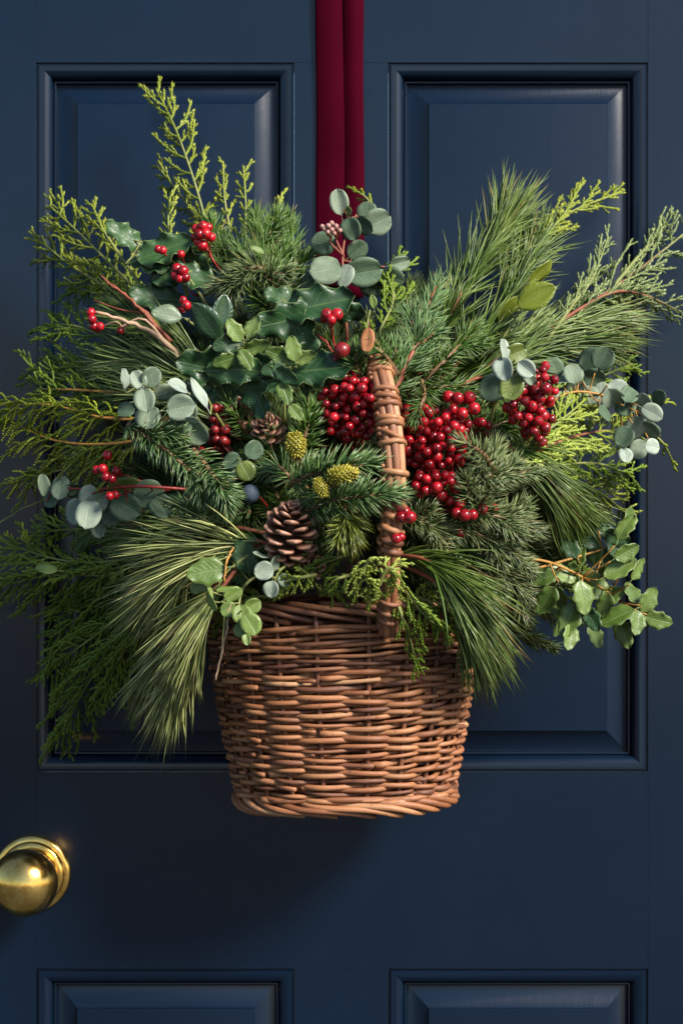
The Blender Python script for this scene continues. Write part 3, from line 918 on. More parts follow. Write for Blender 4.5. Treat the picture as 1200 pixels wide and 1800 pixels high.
def strip(x0, x1, y0, arch, z_bot, wob):
    nz, nx = 50, 15; V = []
    zz = np.linspace(2.031, z_bot, nz)
    for z in zz:
        for j in range(nx):
            u = j / (nx - 1)
            x = x0 + (x1 - x0) * u + wob * math.sin(z * 9) + 0.0004 * math.sin(z * 31 + x0 * 90)
            f = math.sin(math.pi * u) ** 0.9
            V.append((x, -(y0 + arch * f + 0.0012 * math.sin(z * 14 + u * 2)), z))
    V = np.array(V); n = len(V); i = np.arange(nz - 1)[:, None] * nx; j = np.arange(nx - 1)[None]
    q = np.stack([i + j, i + nx + j, i + nx + j + 1, i + j + 1], -1).reshape(-1, 4)
    W = V + np.array([0, 0.0009, 0])
    ed = [(k * nx, (k + 1) * nx) for k in range(nz - 1)] + [((k + 1) * nx + nx - 1, k * nx + nx - 1) for k in range(nz - 1)] + \
         [(k + 1, k) for k in range(nx - 1)] + [((nz - 1) * nx + k, (nz - 1) * nx + k + 1) for k in range(nx - 1)]
    s = np.array([(a, a + n, b + n, b) for a, b in ed])
    return link('ribbon_strip', mk_mesh('ribbon_strip', np.vstack([V, W]) - np.array(rib.location), [np.vstack([q, q[:, ::-1] + n, s])], None, [M['velvet']]), rib)


strip(px_x(555), px_x(607), 0.0040, 0.0030, P(600, 500, .02)[2], 0.0004)
strip(px_x(602.5), px_x(639), 0.0055, 0.0036, P(600, 520, .02)[2], 0.0003)

# ------------------------------------------------------------------ basket
ZR = P(600, 1086, 0.205)[2]; ZBT = P(600, 1428, 0.19)[2]; HB = ZR - ZBT
bloc = np.array([P(607, 900, 0.108)[0], -0.108, ZBT])
basket = thing('wicker_basket', 'brown woven willow basket with a wrapped upright handle hanging on the navy door', 'basket', bloc)
basket.rotation_euler = (0, math.radians(-1.0), 0)
NS = 22


def bask(phi, t, off=0.0):
    """point on the basket wall: angle, height fraction, outward offset"""
    rx = 0.0945 + (0.1200 - 0.0945) * t + 0.003 * math.sin(math.pi * min(max(t, 0), 1)) + off
    ry = 0.0800 + (0.0960 - 0.0800) * t + 0.002 * math.sin(math.pi * min(max(t, 0), 1)) + off
    c, s = math.cos(phi), math.sin(phi); e = 2 / 2.35
    return np.array([rx * math.copysign(abs(c) ** e, c), ry * math.copysign(abs(s) ** e, s), HB * t])


def rod(name, pts, rad, mat, sides=7, flat=1.0):
    g = Geo(); add_tube(g, np.array(pts), rad, sides, 0.5, flat)
    return link(name, g.mesh(name, [M[mat]], clamp=False), basket)


for k in range(NS):
    ph = 2 * math.pi * k / NS
    rod('stake', [bask(ph, t) for t in np.linspace(-0.02, 1.02, 10)], 0.0023, 'wicker_dark', 6)
NR = 40
zoff = np.random.default_rng(3)
wav = [(zoff.uniform(0, 6.28), zoff.uniform(0.4, 1.0)) for _ in range(6)]
for i in range(NR):
    t = 0.045 + 0.915 * (i + 0.5) / NR
    s = float(zoff.uniform(0, 5)); end = s + NS
    while s < end - 0.5:
        ln = float(zoff.uniform(4.6, 6.6)); ln = min(ln, end - s + 0.3)
        m = int(ln * 9); pts = []; rad = []
        base_r = zoff.uniform(0.0020, 0.0031); jit = zoff.normal() * 0.0005; sl = zoff.normal() * 0.0007
        for q in range(m + 1):
            u = q / m; ss = s + u * ln; ph = 2 * math.pi * ss / NS
            w = math.cos(math.pi * ss + math.pi * i)
            w = math.copysign(abs(w) ** 0.8, w)
            off = 0.0040 * w
            if u < 0.07: off = min(off, -0.003 + 0 * u)
            if u > 0.95: off = off + 0.0008
            lz = 0.0011 * math.sin(ss * 1.7 + i * .8) + jit + sl * (u - .5) * 2 + 0.0024 * math.sin(2 * ph + wav[0][0] + t * 3)
            p = bask(ph, t, off); p[2] += lz
            pts.append(p); rad.append(base_r * (1 - 0.22 * u) * (1 + 0.06 * math.sin(ss * 5 + i)))
        mt = 'wicker'
        rr = zoff.random()
        if t > 0.72: mt = 'wicker_dark' if rr < 0.35 else 'wicker'
        elif rr < 0.12: mt = 'wicker_pale'
        elif rr < 0.26: mt = 'wicker_dark'
        rod('woven_rod', pts, np.array(rad), mt, 7)
        s += ln - 0.25
# foot border: rods sweeping down and forward over each other
for k in range(NS):
    pts = []; L = 3.3
    for q in range(25):
        u = q / 24; ph = 2 * math.pi * (k + u * L) / NS
        off = -0.004 + 0.0105 * math.sin(math.pi * u) ** 0.7
        p = bask(ph, 0.0, off); p[2] = 0.0095 - 0.0145 * u + 0.001 * math.sin(u * 9 + k)
        pts.append(p)
    rod('border_rod', pts, np.linspace(0.0033, 0.0022, 25) * rng.uniform(0.9, 1.1), 'wicker' if k % 4 else 'wicker_pale', 8)
for k in range(5):
    pts = []; L = 5.0
    for q in range(45):
        u = q / 44; s_ = k * NS / 5 + u * L; ph = 2 * math.pi * s_ / NS
        p = bask(ph, 0.035, 0.0030 + 0.0022 * math.sin(math.pi * s_)); p[2] = 0.0105 + 0.0008 * math.sin(s_ * 2)
        pts.append(p)
    rod('wale_rod', pts, 0.0027, 'wicker', 7)
# rim border: rods leaning the other way, rolled over the edge
for k in range(NS + 4):
    pts = []; L = 2.6
    for q in range(21):
        u = q / 20; ph = 2 * math.pi * (k * NS / (NS + 4) + u * L) / NS
        p = bask(ph, 1.0, -0.007 + 0.0125 * math.sin(math.pi * u) ** 0.8); p[2] = HB + 0.012 - 0.017 * u ** 1.2 + 0.002 * math.sin(math.pi * u)
        pts.append(p)
    rod('rim_rod', pts, np.linspace(0.0030, 0.0023, 21), 'wicker_dark' if k % 3 else 'wicker', 7)
# base board of the basket
g = Geo(); n = 48
ring = np.array([bask(2 * math.pi * k / n, 0.02, -0.004) for k in range(n)])
ring[:, 2] = 0.004; r2 = ring + np.array([0, 0, 0.004])
V = np.vstack([ring, r2, [[0, 0, 0.004]], [[0, 0, 0.008]]]); kk = np.arange(n); k1 = (kk + 1) % n
g.add(V, [np.stack([kk, k1, k1 + n, kk + n], 1), np.stack([np.full(n, 2 * n), k1, kk], 1), np.stack([np.full(n, 2 * n + 1), kk + n, k1 + n], 1)])
link('base', g.mesh('base', [M['wicker_dark']], clamp=False), basket)

# handle: a bundle of rods over the basket, bound with willow
RI = basket.rotation_euler.to_matrix().inverted()


def loc_(w): return np.array(RI @ Vector(np.asarray(w) - bloc))


hp = spline([loc_(P(*q)) for q in ((682, 1112, .214), (684, 1050, .232), (686, 950, .246), (693, 860, .250), (688, 770, .245), (676, 690, .232), (664, 640, .215), (656, 610, .185), (648, 598, .135), (640, 606, .080), (632, 632, .035), (626, 700, .016), (620, 850, .012), (618, 1090, .012))], 160)
T = norm(np.gradient(hp, axis=0)); sd = norm(np.cross(T, [0, -1, 0.4])); nn = np.cross(sd, T)
hr = np.interp(np.linspace(0, 1, 160), [0, .12, .3, .42, .5, 1], [0.0080, 0.0082, 0.0098, 0.0095, 0.0062, 0.0060])
for k in range(7):
    a = 2 * math.pi * k / 7 + np.linspace(0, 1.5, 160)
    pts = hp + sd * (np.cos(a) * hr * 0.68)[:, None] + nn * (np.sin(a) * hr * 0.68)[:, None]
    rod('handle_rod', pts, hr * 0.42, 'wicker' if k % 2 else 'wicker_pale', 7)


def wrap(i0, i1, turns, r, mat, slope=0.0):
    m = int(abs(turns) * 16) + 1; u = np.linspace(0, 1, m)
    x = i0 + (i1 - i0) * u; i = np.minimum(x.astype(int), 158); f = (x - i)[:, None]
    c = hp[i] * (1 - f) + hp[i + 1] * f; s_ = sd[i]; n_ = nn[i]; r = r * 0.84; R = hr[i] + r * 0.35
    a = u * turns * 2 * math.pi + 2.5
    pts = c + s_ * (np.cos(a) * R)[:, None] + n_ * (np.sin(a) * R)[:, None] + T[i] * (np.cos(a) * slope)[:, None]
    rod('binding', pts, r, mat, 8, 0.8)


def hidx(py):   # handle sample nearest a height in the photograph, front half only
    z = [(basket.rotation_euler.to_matrix() @ Vector(h) + Vector(bloc)) for h in hp[:80]]
    pys = [900 - (p.z - ZC) / (S * (D + p.y) / D) for p in z]
    return int(np.argmin([abs(q - py) for q in pys]))


for (a_, b_, tn, r, mt, sl) in ((985, 968, 1, .0031, 'wicker_dark', 0), (968, 950, 1, .0033, 'wicker_dark', 0), (950, 930, 1, .0034, 'wicker', 0), (930, 908, 1, .0034, 'wicker', 0), (908, 888, 1, .0032, 'wicker', 0),
                                (1100, 1060, 3, .0026, 'wicker_dark', 0), (846, 838, 1.15, .0034, 'wicker_pale', 0), (812, 770, 1.3, .0028, 'wicker_pale', .004), (790, 760, 1.3, .0026, 'wicker', -.004),
                                (765, 748, 1.2, .0032, 'wicker_pale', .001), (752, 742, 1.1, .0030, 'wicker', 0), (728, 712, 1.3, .0032, 'wicker', .001), (715, 700, 1.3, .0028, 'wicker', -.001),
                                (702, 690, 1.2, .0026, 'wicker_pale', 0), (668, 658, 1.1, .0026, 'wicker', 0), (660, 650, 1.1, .0026, 'wicker_pale', 0), (652, 643, 1.1, .0026, 'wicker', 0)):
    i0, i1 = hidx(a_), hidx(b_)
    wrap(i0, i1 + 1, tn, r, mt, sl)

# ------------------------------------------------------------------ inner mass of greenery behind the sprigs
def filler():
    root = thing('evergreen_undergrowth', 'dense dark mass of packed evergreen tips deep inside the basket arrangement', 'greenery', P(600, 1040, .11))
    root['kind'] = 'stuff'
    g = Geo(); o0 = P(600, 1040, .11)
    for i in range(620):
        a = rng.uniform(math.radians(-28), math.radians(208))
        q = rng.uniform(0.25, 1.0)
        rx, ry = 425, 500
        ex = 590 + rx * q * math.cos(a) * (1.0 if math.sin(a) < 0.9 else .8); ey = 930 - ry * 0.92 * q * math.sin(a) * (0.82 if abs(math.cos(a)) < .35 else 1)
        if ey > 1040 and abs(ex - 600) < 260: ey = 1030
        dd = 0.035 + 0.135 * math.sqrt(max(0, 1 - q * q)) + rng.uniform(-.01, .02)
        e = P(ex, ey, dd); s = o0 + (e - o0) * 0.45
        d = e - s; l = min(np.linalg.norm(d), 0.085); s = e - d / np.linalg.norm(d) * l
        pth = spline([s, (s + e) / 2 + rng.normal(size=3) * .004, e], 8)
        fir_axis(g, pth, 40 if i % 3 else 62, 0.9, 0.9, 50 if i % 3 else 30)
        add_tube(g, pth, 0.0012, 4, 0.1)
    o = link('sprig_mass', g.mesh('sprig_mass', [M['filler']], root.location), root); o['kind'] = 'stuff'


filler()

# ------------------------------------------------------------------ cypress and juniper sprays
C = cypress
C('tall yellow green cypress spray rising highest above the left side of the arrangement', [(440, 600, .12), (385, 470, .09), (345, 330, .075), (312, 235, .06), (276, 158, .05)], 58, 12, 17, 8, 'cyp_bright', start=.1, w=.95, shape=.95)
C('short cypress spray bending left just under the tall spray tip', [(430, 520, .10), (375, 425, .085), (330, 360, .07), (277, 292, .06)], 38, 10, 14, 7, 'cyp_bright', start=.3)
C('slim upright cypress tip above the red berries, right of the tall spray', [(420, 520, .11), (405, 410, .085), (395, 350, .075), (392, 286, .07)], 22, 10, 10, 7, 'cyp_bright', start=.3)
C('upright cypress tip with a forked top, second tip right of the tall spray', [(450, 540, .11), (433, 430, .09), (432, 360, .075), (428, 293, .07)], 30, 12, 12, 8, 'cyp_bright', start=.35)
C('short cypress tip beside the bushy fir at upper left centre', [(450, 520, .11), (468, 440, .09), (482, 390, .08), (496, 340, .08)], 26, 11, 12, 7, 'cyp_bright', start=.3)
C('small upright cypress tip growing between the holly leaves at upper left', [(330, 520, .12), (305, 440, .10), (296, 390, .09), (300, 342, .085)], 28, 10, 12, 7, 'cyp_bright', start=.3)
C('feathery cypress spray reaching up to the far left moulding', [(310, 580, .12), (220, 490, .10), (150, 420, .08), (88, 362, .07)], 58, 10, 20, 7, 'cyp_bright', start=.15)
C('feathery cypress spray whose tip crosses the left moulding below the upper one', [(310, 600, .11), (210, 520, .09), (130, 470, .075), (66, 420, .06)], 55, 10, 20, 7, 'cyp_bright', start=.15)
C('small cypress tip standing between the two left feathery sprays and the holly leaf', [(260, 520, .12), (205, 440, .10), (180, 400, .09), (162, 360, .085)], 28, 9, 13, 7, 'cyp_bright', start=.2)
C('dull green cypress spray behind the red berried brown twig at left', [(320, 640, .10), (220, 610, .09), (140, 575, .08), (78, 570, .06)], 62, 9, 20, 6, 'cyp_green', start=.1)
C('low dull green cypress spray tucked under the brown twig at left', [(330, 650, .09), (230, 655, .09), (150, 640, .08), (88, 640, .06)], 55, 9, 20, 6, 'cyp_dark', start=.1)
C('short orange tipped cypress shoot at left above the long yellow spray', [(300, 700, .13), (200, 690, .12), (120, 685, .10), (66, 684, .09)], 42, 9, 18, 7, 'cyp_green', 'bark_orange', start=.1)
C('yellow cypress spray with an orange stem whose tip leaves the left picture edge', [(300, 735, .17), (190, 735, .16), (90, 712, .14), (-10, 712, .12)], 75, 10, 30, 8, 'cyp_yellow', 'bark_orange', droop=.55, start=.15, ang=34)
C('drooping yellow green cypress spray with hanging threads at the left edge', [(310, 760, .18), (200, 780, .17), (100, 775, .14), (5, 735, .12)], 80, 10, 32, 8, 'cyp_bright', 'bark_orange', droop=.6, start=.2, ang=34)
C('lowest yellow cypress spray above the grey eucalyptus at far left', [(290, 780, .17), (190, 800, .16), (110, 825, .14), (15, 850, .12)], 55, 9, 28, 8, 'cyp_bright', droop=.35, start=.2, ang=34)
C('dark green cypress spray pointing left below the eucalyptus', [(340, 950, .16), (230, 935, .14), (140, 930, .11), (68, 935, .09)], 52, 9, 20, 6, 'cyp_green', start=.2)
C('dark cypress spray reaching lowest left toward the stile', [(330, 960, .15), (210, 985, .13), (110, 985, .10), (10, 955, .07)], 78, 9, 22, 6, 'cyp_dark', start=.15)
C('dark cypress spray drooping at far left under the others', [(320, 980, .14), (200, 1010, .12), (100, 1010, .09), (2, 1030, .07)], 75, 9, 22, 6, 'cyp_dark', droop=.3, start=.15)
C('hanging dark cypress spray at lower left with tip by the moulding', [(340, 990, .14), (240, 1070, .12), (150, 1130, .09), (82, 1185, .06)], 80, 9, 22, 6, 'cyp_dark', droop=.35, start=.15)
C('longest hanging cypress spray at lower left ending in a pointed tip', [(350, 1000, .15), (270, 1080, .13), (170, 1180, .09), (106, 1292, .05)], 85, 9, 24, 6, 'cyp_green', droop=.35, start=.15)
C('short hanging cypress spray between the long spray and the pine tail', [(350, 1000, .16), (290, 1070, .14), (215, 1150, .11), (176, 1236, .08)], 50, 9, 20, 6, 'cyp_dark', droop=.35, start=.15)
C('dim cypress spray deep in shadow at lower left', [(360, 980, .10), (260, 1020, .08), (170, 1050, .06), (100, 1090, .04)], 75, 9, 22, 6, 'cyp_dark', droop=.3, start=.1)
C('fresh green cypress sprig beside the round leaves at top centre', [(690, 640, .17), (700, 560, .15), (690, 500, .13), (705, 455, .12)], 40, 8, 16, 6, 'cyp_green', start=.1)
C('fine cypress sprig behind the brown handle tip', [(660, 660, .17), (665, 590, .17), (690, 530, .15), (680, 480, .14)], 42, 8, 16, 6, 'cyp_green', start=.1)
C('small yellow green shoot poking out above the round eucalyptus leaves', [(665, 400, .09), (655, 365, .08), (640, 345, .075), (612, 328, .07)], 16, 9, 9, 8, 'cyp_yellow', start=.3)
C('spray of cypress with a slender tip reaching toward the upper right panel corner', [(860, 560, .13), (920, 450, .10), (990, 380, .08), (1090, 337, .06)], 44, 10, 16, 7, 'cyp_bright', 'green_stem', start=.3, ang=30)
C('second slender cypress shoot rising beside the pine at upper right', [(860, 560, .13), (930, 440, .10), (985, 385, .085), (1022, 322, .07)], 26, 9, 12, 7, 'cyp_bright', start=.45, ang=28)
C('wispy blue green cypress spray with a red stem leaving the right edge', [(880, 640, .14), (1000, 555, .11), (1100, 490, .08), (1215, 400, .06)], 78, 11, 26, 7, 'cyp_blue', 'bark_red', start=.15, ang=38, w=.8)
C('wispy cypress shoot curling down at the right edge', [(960, 580, .12), (1060, 520, .10), (1120, 515, .08), (1196, 548, .06)], 48, 9, 22, 7, 'cyp_blue', 'bark_red', start=.2, w=.8)
C('small wispy cypress tip standing alone beside the far upper right door edge', [(1080, 500, .09), (1130, 440, .07), (1160, 410, .06), (1182, 374, .05)], 34, 10, 16, 7, 'cyp_blue', 'green_stem', start=.35, w=.7)
C('soft blue green cypress shoot standing in front of the right panel edge', [(960, 600, .13), (1010, 530, .11), (1040, 490, .09), (1068, 418, .07)], 42, 9, 20, 7, 'cyp_blue', start=.2, w=.75)
C('bright flat cypress spray under the right hand red berries', [(860, 830, .19), (930, 780, .19), (990, 735, .17), (1030, 700, .15)], 55, 8, 22, 6, 'cyp_moss', start=.1)
C('fresh cypress spray between the berries and the grey eucalyptus at right', [(880, 830, .18), (960, 785, .18), (1040, 760, .15), (1110, 755, .13)], 50, 8, 22, 6, 'cyp_moss', 'bark_red', start=.15)
C('green cypress spray spreading right above the long needled pine', [(880, 840, .17), (970, 820, .17), (1050, 815, .14), (1112, 838, .12)], 52, 8, 22, 6, 'cyp_green', start=.15)
C('bright cypress tips at the right end of the long needled pine', [(930, 830, .15), (1010, 850, .14), (1060, 870, .12), (1100, 905, .10)], 46, 8, 20, 6, 'cyp_bright', start=.3)
C('thin yellow cypress thread hanging below the far right eucalyptus', [(1080, 740, .12), (1130, 755, .11), (1165, 780, .10), (1188, 828, .09)], 12, 12, 7, 9, 'cyp_yellow', start=.4)
C('short yellow cypress tip poking past the far right eucalyptus leaves', [(1080, 730, .12), (1120, 715, .11), (1150, 705, .10), (1182, 708, .09)], 18, 8, 9, 7, 'cyp_yellow', start=.4)
C('dull spray of cypress low behind the right holly sprig', [(860, 900, .12), (940, 940, .10), (1000, 990, .08), (1050, 1050, .06)], 45, 9, 18, 7, 'cyp_dark', start=.2)
C('curly pale green cypress tuft lying on the basket handle foot', [(660, 1000, .245), (648, 985, .262), (640, 1010, .262), (660, 1050, .252)], 30, 5, 15, 5, 'cyp_moss', droop=.5, start=.0, ang=60, w=.85)
C('second curly pale tuft just right of the handle foot tuft', [(665, 1030, .255), (680, 1000, .262), (695, 1005, .262), (690, 1040, .255)], 26, 5, 15, 5, 'cyp_moss', droop=.4, start=.0, ang=60, w=.85)
C('lively green tuft lying on the basket rim under the pine cone', [(555, 1010, .235), (530, 1015, .240), (505, 1022, .236), (488, 1030, .230)], 26, 5, 12, 5, 'cyp_moss', droop=.1, start=.0, ang=55, w=.9)
C('green cypress tuft hanging over the rim right of the handle', [(700, 1020, .22), (725, 1055, .235), (750, 1085, .235), (785, 1112, .225)], 34, 6, 15, 6, 'cyp_green', droop=.45, start=.0, ang=50)
C('thin cypress tail trailing down the wicker right of the handle', [(690, 1040, .23), (705, 1080, .235), (722, 1130, .225), (735, 1182, .218)], 26, 8, 14, 7, 'cyp_green', droop=.5, start=.0, ang=40)
C('small mossy green tuft at the centre of the rim', [(620, 1010, .22), (600, 1015, .232), (585, 1022, .232), (570, 1045, .226)], 22, 6, 12, 6, 'cyp_green', droop=.4, start=.0, ang=50)
C('green cypress sprig under the three green cones at the centre', [(640, 960, .22), (610, 975, .225), (570, 990, .225), (540, 1010, .225)], 26, 7, 14, 6, 'cyp_green', droop=.3, start=.0)

C('mossy cypress tuft at the right corner of the rim under the falling pine', [(740, 1040, .19), (770, 1060, .205), (800, 1085, .20), (820, 1110, .185)], 34, 6, 15, 6, 'cyp_green', droop=.3, start=.0, ang=55)
C('cypress tuft packed inside the rim between the handle and the falling pine', [(700, 1060, .17), (730, 1050, .20), (760, 1062, .205), (790, 1090, .20)], 36, 6, 15, 6, 'cyp_dark', droop=.1, start=.0, ang=60)
C('cypress tuft packed inside the rim left of the handle', [(560, 1040, .18), (600, 1040, .205), (640, 1050, .21), (670, 1065, .205)], 34, 6, 15, 6, 'cyp_dark', droop=.1, start=.0, ang=60)
C('cypress tuft packed at the left corner of the rim behind the round leaves', [(480, 1050, .18), (440, 1050, .19), (410, 1075, .18), (385, 1110, .16)], 36, 6, 15, 6, 'cyp_dark', droop=.3, start=.0, ang=60)

C('feathery green cypress spray filling the middle of the left edge', [(320, 690, .10), (220, 670, .09), (130, 660, .08), (50, 650, .06)], 60, 9, 22, 6, 'cyp_green', start=.1)
C('mid green cypress spray behind the upper left holly and brown twigs', [(350, 600, .09), (260, 540, .08), (190, 500, .07), (120, 510, .06)], 60, 9, 22, 6, 'cyp_green', start=.1)
C('broad dark cypress spray filling the lower left behind the pine fan', [(380, 980, .12), (280, 1030, .10), (180, 1060, .08), (90, 1120, .05)], 85, 9, 24, 6, 'cyp_green', droop=.25, start=.1)
C('green cypress spray hanging behind the pale pine tail', [(390, 1000, .14), (330, 1090, .12), (260, 1160, .10), (225, 1230, .08)], 60, 9, 20, 6, 'cyp_dark', droop=.3, start=.1)
C('cypress spray filling low right behind the toothed leaves', [(850, 900, .10), (930, 980, .09), (980, 1030, .08), (1000, 1080, .06)], 60, 9, 20, 6, 'cyp_green', droop=.1, start=.1)
C('cypress spray behind the far right eucalyptus leaves', [(900, 720, .11), (990, 690, .10), (1060, 660, .08), (1110, 640, .06)], 50, 9, 20, 6, 'cyp_green', start=.1)

# ------------------------------------------------------------------ long needled pine
pine('upright long needled pine branch at upper right with its top needles highest', [(735, 660, .16), (780, 570, .15), (830, 480, .13), (878, 405, .10)], 135, 1500, .08, (13, 42), 'pine', .0, curve=.08)
pine('long needled pine branch leaning right, just below the upright one', [(760, 680, .16), (840, 600, .16), (900, 510, .13), (930, 450, .10)], 130, 1200, .1, (14, 44), 'pine', .02, curve=.1)
pine('long needled pine branch pointing right toward the far moulding', [(790, 700, .16), (890, 620, .14), (980, 580, .11), (1040, 565, .09)], 150, 1100, .1, (8, 30), 'pine_cool', .12)
pine('low long needled pine branch under the red stemmed cypress at right', [(780, 690, .17), (870, 650, .16), (960, 610, .12), (1020, 600, .10)], 145, 900, .1, (8, 30), 'pine', .10)
pine('dense dark pine tuft filling behind the right hand red berries', [(740, 720, .13), (800, 660, .13), (870, 620, .11), (930, 590, .10)], 130, 900, .05, (15, 50), 'pine', .05)
pine('long needled pine branch sweeping down right from the grey fir', [(850, 760, .18), (910, 795, .19), (955, 835, .17), (985, 870, .14)], 150, 1150, .12, (8, 34), 'pine', .18)
pine('lower pine tuft splaying beneath the bright cypress tips at right', [(880, 800, .15), (940, 840, .15), (990, 870, .13), (1010, 880, .12)], 105, 500, .1, (8, 30), 'pine_cool', .15)
pine('long needled pine branch falling over the right side of the basket rim', [(690, 975, .20), (750, 985, .225), (800, 1025, .23), (825, 1080, .21)], 160, 1300, .05, (6, 32), 'pine', .20)
pine('pine tuft hanging down the right flank of the wicker', [(700, 990, .20), (760, 1020, .225), (795, 1060, .225), (815, 1100, .21)], 140, 420, .3, (4, 18), 'pine_cool', .22)
pine('pale pine branch fanning left across the lower left of the arrangement', [(470, 960, .20), (400, 960, .21), (350, 970, .205), (325, 990, .195)], 185, 1200, .05, (6, 40), 'pine_pale', .12, curve=.15)
pine('pale pine tail hanging straight down left of the basket', [(415, 1000, .215), (372, 1060, .22), (342, 1120, .21), (318, 1180, .19)], 150, 1300, .15, (3, 17), 'pine_pale', .16, curve=.2)
pine('sparse pine needles streaming left above the pale fan', [(480, 940, .19), (400, 925, .19), (330, 925, .17), (290, 930, .16)], 140, 500, .2, (4, 22), 'pine_cool', .03)
pine('pale pine tail hanging between the fan and the straight tail', [(410, 1000, .205), (352, 1060, .205), (305, 1120, .185), (282, 1160, .165)], 140, 1000, .2, (3, 17), 'pine_pale', .15)
pine('grey green long needled pine branch pointing left at mid height', [(430, 720, .15), (340, 660, .15), (270, 640, .13), (230, 640, .11)], 150, 900, .1, (6, 34), 'pine_cool', .02, stem='bark')
pine('shaded pine branch running up left under the brown twigs', [(420, 680, .15), (350, 620, .15), (290, 590, .13), (255, 575, .12)], 130, 800, .1, (6, 30), 'pine', .04, stem='bark')
pine('thin grey pine tuft behind the left eucalyptus leaves', [(420, 760, .15), (320, 710, .15), (250, 690, .13), (210, 700, .11)], 130, 700, .1, (8, 32), 'pine_cool', .02, stem='bark')
pine('pale stub of pine needles beside the ivy shaped leaf at lower left', [(490, 960, .215), (450, 950, .215), (430, 955, .21)], 60, 120, .2, (6, 25), 'pine_cool', .02)

# ------------------------------------------------------------------ short needled fir
fir('fir branch with a red brown stem at the top right of the handle', [(690, 690, .215), (720, 630, .21), (742, 570, .195), (765, 505, .17)], 54, 1.9, 3, 60, 'fir_blue', .9, 'bark_red', 58, toward=.3, sr=.0030)
fir('small fir sprig lying right of the red brown fir stem', [(745, 670, .20), (780, 635, .20), (812, 600, .18), (835, 580, .17)], 42, 1.6, 2, 50, 'fir', .85)
fir('dark fir sprig between the handle and the large berry cluster', [(700, 720, .18), (740, 690, .19), (790, 680, .18), (830, 690, .17)], 42, 1.3, 2, 50, 'fir', .85)
fir('bushy fir top left of the ribbon, tallest of the fir', [(480, 580, .15), (470, 500, .15), (455, 440, .13), (450, 385, .11)], 55, 1.9, 4, 75, 'fir', .85)
fir('fir sprig leaning right from the bushy top toward the ribbon', [(475, 580, .14), (500, 510, .14), (510, 450, .125), (505, 390, .11)], 52, 1.7, 3, 60, 'fir', .85)
fir('drooping fir sprig left of the dark smooth leaf', [(480, 480, .15), (440, 470, .16), (410, 500, .16), (395, 560, .15)], 46, 1.6, 2, 50, 'fir_grey', .85)
fir('fir sprig hanging below the bushy top beside the dark holly', [(450, 480, .155), (480, 500, .16), (500, 530, .155), (540, 540, .14)], 44, 1.5, 2, 45, 'fir_grey', .85)
fir('small fir sprig above the small cluster of berries at upper left', [(420, 520, .13), (400, 460, .12), (375, 430, .11), (350, 440, .10)], 46, 1.5, 2, 50, 'fir', .85)
fir('shaded fir sprig behind the brown twigs at left', [(380, 640, .12), (320, 610, .12), (270, 590, .11), (230, 600, .10)], 44, 1.4, 3, 60, 'fir', .85)
fir('large fir sprig slanting down from the left toward the blue berry', [(225, 745, .215), (290, 790, .225), (350, 840, .23), (405, 872, .225)], 46, 1.9, 2, 60, 'fir_blue', 1.05)
fir('short fir tip whose needles point down beside the blue berry', [(340, 790, .22), (370, 830, .235), (390, 860, .24), (400, 895, .235)], 42, 1.9, 0, 60, 'fir_blue', 1.1)
fir('small fir tip peeking out below the slanting fir sprig', [(440, 900, .20), (390, 895, .21), (350, 890, .21), (310, 885, .20)], 38, 1.7, 0, 40, 'fir_blue', 1.0)
fir('shadowed fir sprig at the left of the pine cone', [(470, 880, .17), (420, 900, .18), (390, 920, .18), (350, 925, .16)], 40, 1.5, 2, 40, 'fir', .9)
fir('fir tip standing upright in front of the holly at the centre', [(520, 820, .21), (535, 770, .22), (542, 730, .22), (540, 690, .21)], 42, 1.9, 0, 40, 'fir', 1.05)
fir('fir sprig above the two lower green cones pointing to the handle', [(510, 850, .235), (560, 830, .25), (620, 820, .255), (672, 812, .25)], 46, 1.9, 0, 40, 'fir_blue', 1.0)
fir('fir sprig crossing just left of the handle at berry height', [(530, 900, .235), (590, 880, .255), (645, 872, .265), (696, 868, .265)], 46, 2.0, 0, 40, 'fir_blue', 1.0)
fir('olive yellow fir tip pointing down under the green cones', [(595, 860, .23), (605, 890, .245), (612, 920, .25), (616, 950, .245)], 52, 1.9, 2, 45, 'fir_yellow', 1.05)
fir('dark fir sprig left of the olive fir tip', [(600, 840, .20), (570, 870, .215), (560, 910, .22), (565, 960, .215)], 44, 1.6, 1, 40, 'fir', .95)
fir('fir sprig between the upright fir tip and the lowest holly', [(500, 850, .19), (480, 800, .20), (470, 770, .20), (440, 760, .19)], 42, 1.6, 2, 45, 'fir', .9)
fir('shaded fir sprig left of the upper green cone', [(540, 860, .20), (510, 840, .215), (490, 820, .215), (465, 830, .21)], 42, 1.5, 0, 45, 'fir_blue', .95)
fir('grey fir sprig standing up right of the large berry cluster', [(830, 930, .20), (850, 870, .22), (862, 820, .215), (872, 775, .20)], 42, 2.0, 3, 62, 'fir_grey', .9)
fir('grey fir sprig pointing right at the start of the sweeping pine', [(810, 850, .21), (855, 838, .225), (900, 832, .215), (945, 830, .20)], 38, 1.9, 0, 45, 'fir_grey', .9)
fir('grey fir sprig low right of the red stalked berries', [(790, 900, .20), (850, 905, .21), (900, 915, .20), (945, 935, .18)], 42, 1.8, 3, 58, 'fir_grey', .9)
fir('grey fir sprig under the others, pointing down toward the holly', [(780, 920, .20), (840, 940, .20), (890, 965, .19), (930, 1005, .17)], 42, 1.8, 3, 62, 'fir_grey', .9)
fir('lowest grey fir sprig at the right of the basket', [(770, 950, .18), (850, 990, .18), (910, 1030, .16), (960, 1075, .13)], 44, 1.6, 4, 66, 'fir_grey', .9)
